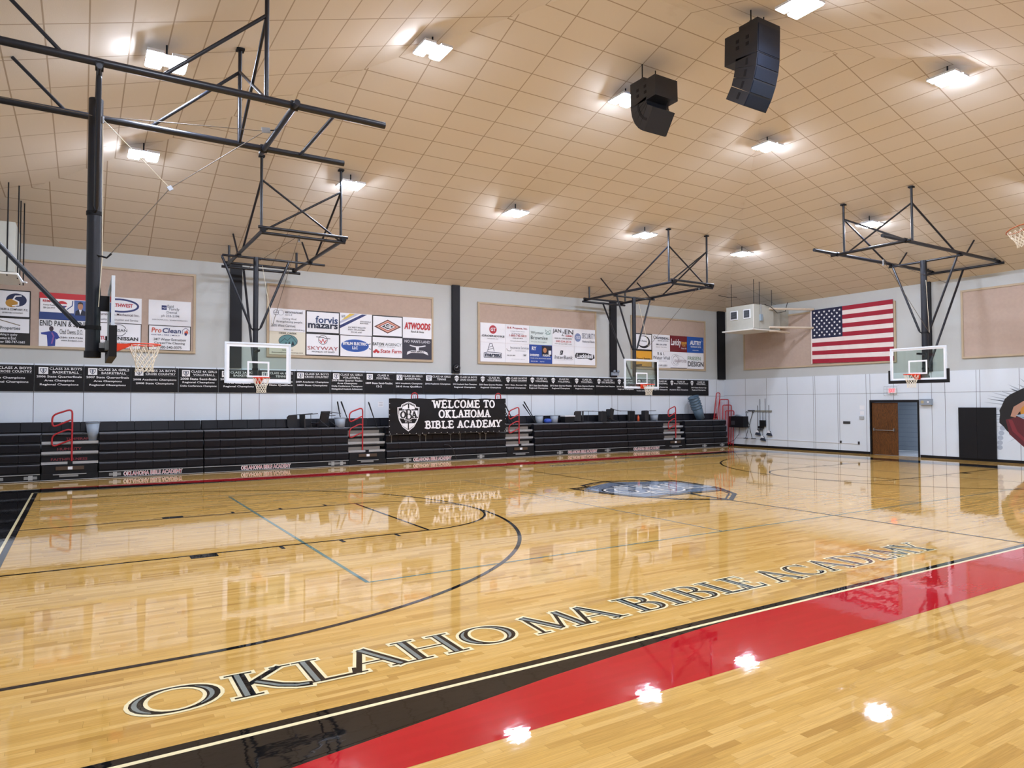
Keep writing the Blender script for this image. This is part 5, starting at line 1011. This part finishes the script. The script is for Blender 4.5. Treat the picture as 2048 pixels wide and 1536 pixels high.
# ------------------------------------------------------------------ loose things on top of the bleachers
ZD = 1.312
BIN = mat('grey_waste_bin','98a6b6',.5)
def bucket(label, x, y, z=ZD, m=None, h=.31, r0=.13, r1=.17, group='grey waste bins on the bleachers', name='waste_bin', cat='bin'):
    m = m or BIN; t = thing(name, label, cat, (x,y,z), group); b = MB(); b.lathe([(0,.004),(r0,.0),(r1,h),(r1-.01,h),(r0-.01,.01)], (x,y,z), m, 20); b.build('bin_body', t)
    b = MB(); b.tube([(x+(r1+.004)*cos(2*pi*k/20), y+(r1+.004)*sin(2*pi*k/20), z+h) for k in range(20)],.011,m,6,closed=True); b.build('rim', t)
bucket('grey waste bin on the deck beside the first red rail',1.14,18.53,1.085,h=.5,r0=.12,r1=.17); bucket('grey waste bin near the two leaning bats',8.38,18.5,h=.33,r0=.15,r1=.19)
bucket('grey waste bin, left of the blue ball',16.65,18.55); bucket('grey waste bin, right of the blue ball',17.4,18.55); bucket('small grey bin at the right end of the tipped chairs',23.0,18.6,h=.29,r0=.15,r1=.19)
t = thing('storage_tote','black tote with a white rim beside the grey bins','tote',(18.1,18.55,ZD)); b = MB(); b.box((17.86,18.42,ZD),(18.34,18.72,ZD+.26),BLKM); b.build('tote_body', t); b = MB(); b.box((17.84,18.4,ZD+.26),(18.36,18.74,ZD+.3),WHITE); b.build('rim', t)
b = MB(); b.lathe([(0,0),(.1,.01),(.17,.06),(.16,.13),(.1,.18),(0,.19)],(17.03,18.5,ZD),mat('blue_ball','2c4fb4',.5,noise=.4,scale=12),16); tag(b.build('crumpled_bag'),'crumpled blue bag between two grey bins','bag')
t = thing('standing_bottle','orange-red bottle standing between tipped chairs','bottle',(21.9,18.45,ZD)); b = MB(); b.lathe([(0,0),(.055,0),(.055,.2),(.02,.25),(.02,.28),(0,.28)],(21.9,18.45,ZD),mat('orange_bottle','d8603c',.4),14); b.build('bottle_body', t)  # plain orange bottle among the chairs
CH = mat('black_chair_mesh','1d1e23',.6); CHF = mat('chair_frame_grey','3c3f45',.4,.5)
def chair(label, x, y, rot, z=ZD, kind=0):
    """stacking chair, local: seat at z .45, facing -y; rotated as a whole and laid on the deck"""
    t = thing('tipped_chair', label, 'chair', (x,y,z), 'chairs tipped over on the bleachers')
    R = Matrix.Rotation(rot[2],3,'Z')@Matrix.Rotation(rot[1],3,'Y')@Matrix.Rotation(rot[0],3,'X')
    parts = {}
    def rb(a, c, m, nm):
        b = MB(); b.box(a, c, m); parts.setdefault(nm, []).append(b)
    seat = MB(); seat.add([(-.22,-.2,.43),(.22,-.2,.43),(.21,.2,.44),(-.21,.2,.44),(-.22,-.2,.47),(.22,-.2,.47),(.21,.2,.48),(-.21,.2,.48)],[(0,3,2,1),(4,5,6,7),(0,1,5,4),(1,2,6,5),(2,3,7,6),(3,0,4,7)],CH)
    back = MB(); back.add([(-.2,.2,.55),(.2,.2,.55),(.21,.27,.8),(.15,.29,.86),(-.15,.29,.86),(-.21,.27,.8),(-.2,.225,.545),(.2,.225,.545),(.21,.3,.8),(.15,.32,.865),(-.15,.32,.865),(-.21,.3,.8)],[(0,1,2,3,4,5),(11,10,9,8,7,6),(0,6,7,1),(1,7,8,2),(2,8,9,3),(3,9,10,4),(4,10,11,5),(5,11,6,0)],CH)
    meshes = [('seat',seat),('backrest',back)]
    for sx in (-1,1):
        b = MB(); b.tube([(sx*.23,-.22,0),(sx*.22,-.18,.45),(sx*.22,.2,.46),(sx*.2,.28,.82)],.013,CHF,6); meshes.append(('leg',b))
        b = MB(); b.tube([(sx*.23,.26,0),(sx*.22,.1,.45)],.013,CHF,6); meshes.append(('leg',b))
    b = MB(); b.tube([(-.23,-.1,.2),(.23,-.1,.2)],.01,CHF,6); meshes.append(('stretcher',b))
    allv = [R@Vector(v) for _, m in meshes for v in m.v]; mz = min(v.z for v in allv); mx = sum(v.x for v in allv)/len(allv); my = max(v.y for v in allv)+y-18.84
    for nm, m in meshes:
        m.v = [tuple(R@Vector(v)+Vector((x-mx,y-my,z-mz))) for v in m.v]; m.build(nm, t)
chair('black chair lying on its back, legs pointing left, above the left side hoop section',7.2,18.55,(0,radians(-92),.1))
chair('dark folding chair collapsed flat beside the first tipped chair',7.85,18.5,(radians(-78),0,.6))
chair('black mesh chair tipped on its side, leftmost on the chair section',19.0,18.5,(0,radians(88),2.6)); chair('black mesh chair tipped over against the middle chair',19.7,18.6,(0,radians(92),.4))
chair('black chair lying with its seat facing the court, middle of the group',20.4,18.5,(0,radians(78),3.4)); chair('black chair on its side next to the orange bottle',22.5,18.5,(0,radians(90),3.3)); chair('black chair back resting left of the orange bottle',21.4,18.65,(radians(20),radians(90),.5))
def bat(label, x0, z0, x1, z1, y0=18.5, y1=18.95):
    b = MB(); a, c = Vector((x0,y0,z0)), Vector((x1,y1,z1)); b.tube([a,a.lerp(c,.5),a.lerp(c,.95),c],[.014,.018,.028,.02],BLKM,8); tag(b.build('leaning_pole'),label,'pole','black poles leaning on the wall')
bat('black pole leaning on the wall just behind the grey bin',8.52,ZD,8.43,2.2,18.7); bat('black pole leaning on the wall, right of the grey bin',8.72,ZD-.0,8.56,2.2,18.4); bat('single black pole leaning beside the paper notice',9.78,1.1,9.56,2.18,18.5)
bat('black pole leaning right of the WELCOME TO banner, upper left one',15.56,1.1,15.2,2.2,18.5); bat('black pole leaning right of the WELCOME TO banner, lower one',15.45,1.1,15.1,2.05,18.46)
bat('black pole leaning at the left end of the tipped-chair section',16.5,ZD,16.17,2.2,18.5); bat('second black pole crossing it at the left end of the tipped-chair section',16.42,ZD,16.12,2.08,18.45)
b = MB(); b.box((10.0,YF-.034,2.0),(10.21,YF-.031,2.2),WHITE); pn = tag(b.build('paper_notice'),'white paper notice on the panels left of the WELCOME TO banner','notice')
p = Plane((0,YF-.034,0),(1,0,0),(0,0,1),.001)
for z in (2.16,2.1,2.05): p.rect(10.03,z,10.18,z+.008,LETB,1)
p.mb.build('printed_line', pn)
t = thing('wall_clock','round black clock at the foot of the middle column','clock',(13.16,YF-.11,3.5)); b = MB(); b.lathe([(0,0),(.15,0),(.15,.05),(0,.05)],(13.16,YF-.102,3.5),BLKM,24,Matrix.Rotation(radians(90),3,'X')); b.build('case', t); b = MB(); b.disc((13.16,YF-.155,3.5),.11,(0,-1,0),mat('clock_dial','3c4048',.3),24,.125); b.tube([(13.16,YF-.156,3.5),(13.2,YF-.156,3.57)],.005,WHITE,4); b.tube([(13.16,YF-.156,3.5),(13.1,YF-.156,3.52)],.005,WHITE,4); b.build('dial', t)
t = thing('emergency_light','grey twin-head emergency light on the column behind the right side hoop','emergency light',(21.08,YF-.15,3.4)); b = MB(); b.box((20.9,YF-.2,3.36),(21.28,YF-.101,3.5),GREYP); b.build('case', t)
for dx in (-.1,.12): b = MB(); b.lathe([(0,0),(.05,0),(.06,.06),(0,.06)],(21.09+dx,YF-.2,3.54),GREYP,12,Matrix.Rotation(radians(90),3,'X')); b.build('lamp_head', t)
# leaning stack of five trash cans
d_ = Vector((-.42,0,.9)).normalized(); base = Vector((26.0,18.6,ZD+.06)); RM = d_.to_track_quat('Z','Y').to_matrix(); TCAN = mat('blue_grey_trash_can','4f6678',.45)
LN = ('bottom','second','third','fourth','top')
for k in range(5):
    c = base+d_*(.135*k); t = thing('trash_can', LN[k]+' can of the leaning stack of blue-grey trash cans', 'trash can', c, 'leaning stack of trash cans')
    b = MB(); s = 1-.0*k; b.lathe([(0,.0),(.2,.0),(.25,.6),(.24,.6),(.19,.02)],c,TCAN,24,RM); b.build('can_body', t)
    b = MB(); b.lathe([(.25,.57),(.272,.575),(.275,.6),(.25,.61)],c,TCAN,24,RM); b.build('rim', t)
# red racks of steps
def rack(label, x, y, z0, z1, w, lean=.0, bars=6):
    t = thing('red_rail_section', label, 'rail', (x,y,z0), 'red rail sections stacked by the corner'); q = .07
    b = MB(); b.tube([(x-w/2,y,z0),(x-w/2+lean,y,z1-q),(x-w/2+q*.3+lean,y,z1-q*.3),(x-w/2+q+lean,y,z1),(x+w/2-q+lean,y,z1),(x+w/2-q*.3+lean,y,z1-q*.3),(x+w/2+lean,y,z1-q),(x+w/2,y,z0)],.022,RED,8); b.build('rail_frame', t)
    b = MB()
    for k in range(bars): xx = x-w/2+w*(k+1)/(bars+1); b.tube([(xx,y,z0+.1),(xx+lean*.97,y,z1-.02)],.006,RED,5)
    b.tube([(x-w/2,y,z0+.12),(x+w/2,y,z0+.12)],.014,RED,6); b.build('baluster', t)
rack('tall narrow red rail section leaning right, behind the other three',27.2,18.75,ZD,2.62,.26,.2,3)
rack('red rail section, tallest of the three side by side',27.75,18.72,.05,2.3,.62,.05); rack('red rail section, middle height of the three',27.78,18.6,.04,2.02,.62,.08); rack('red rail section, lowest and nearest of the three',27.8,18.48,.02,1.74,.62,.1)
t = thing('small_red_clip','small faded red clip lying on the bleachers left of the red rail sections','clip',(26.85,18.5,ZD)); b = MB(); b.tube([(26.75,18.5,ZD+.02),(26.83,18.5,ZD+.07),(26.9,18.5,ZD+.03),(26.98,18.5,ZD+.06)],.022,mat('faded_red','c05a50',.5),8); b.build('clip_body', t)
# black corner bracket of wire near the far hip of the ceiling
b = MB(); b.tube([(26.2,17.6,ceil_z(26.2,17.6)-.03),(26.8,17.5,ceil_z(26.8,17.5)-.08),(27.0,17.2,ceil_z(27,17.2)-.03)],.012,BLKM,6); tag(b.build('loose_cable'),'short bent black cable on the ceiling above the corner column','cable')
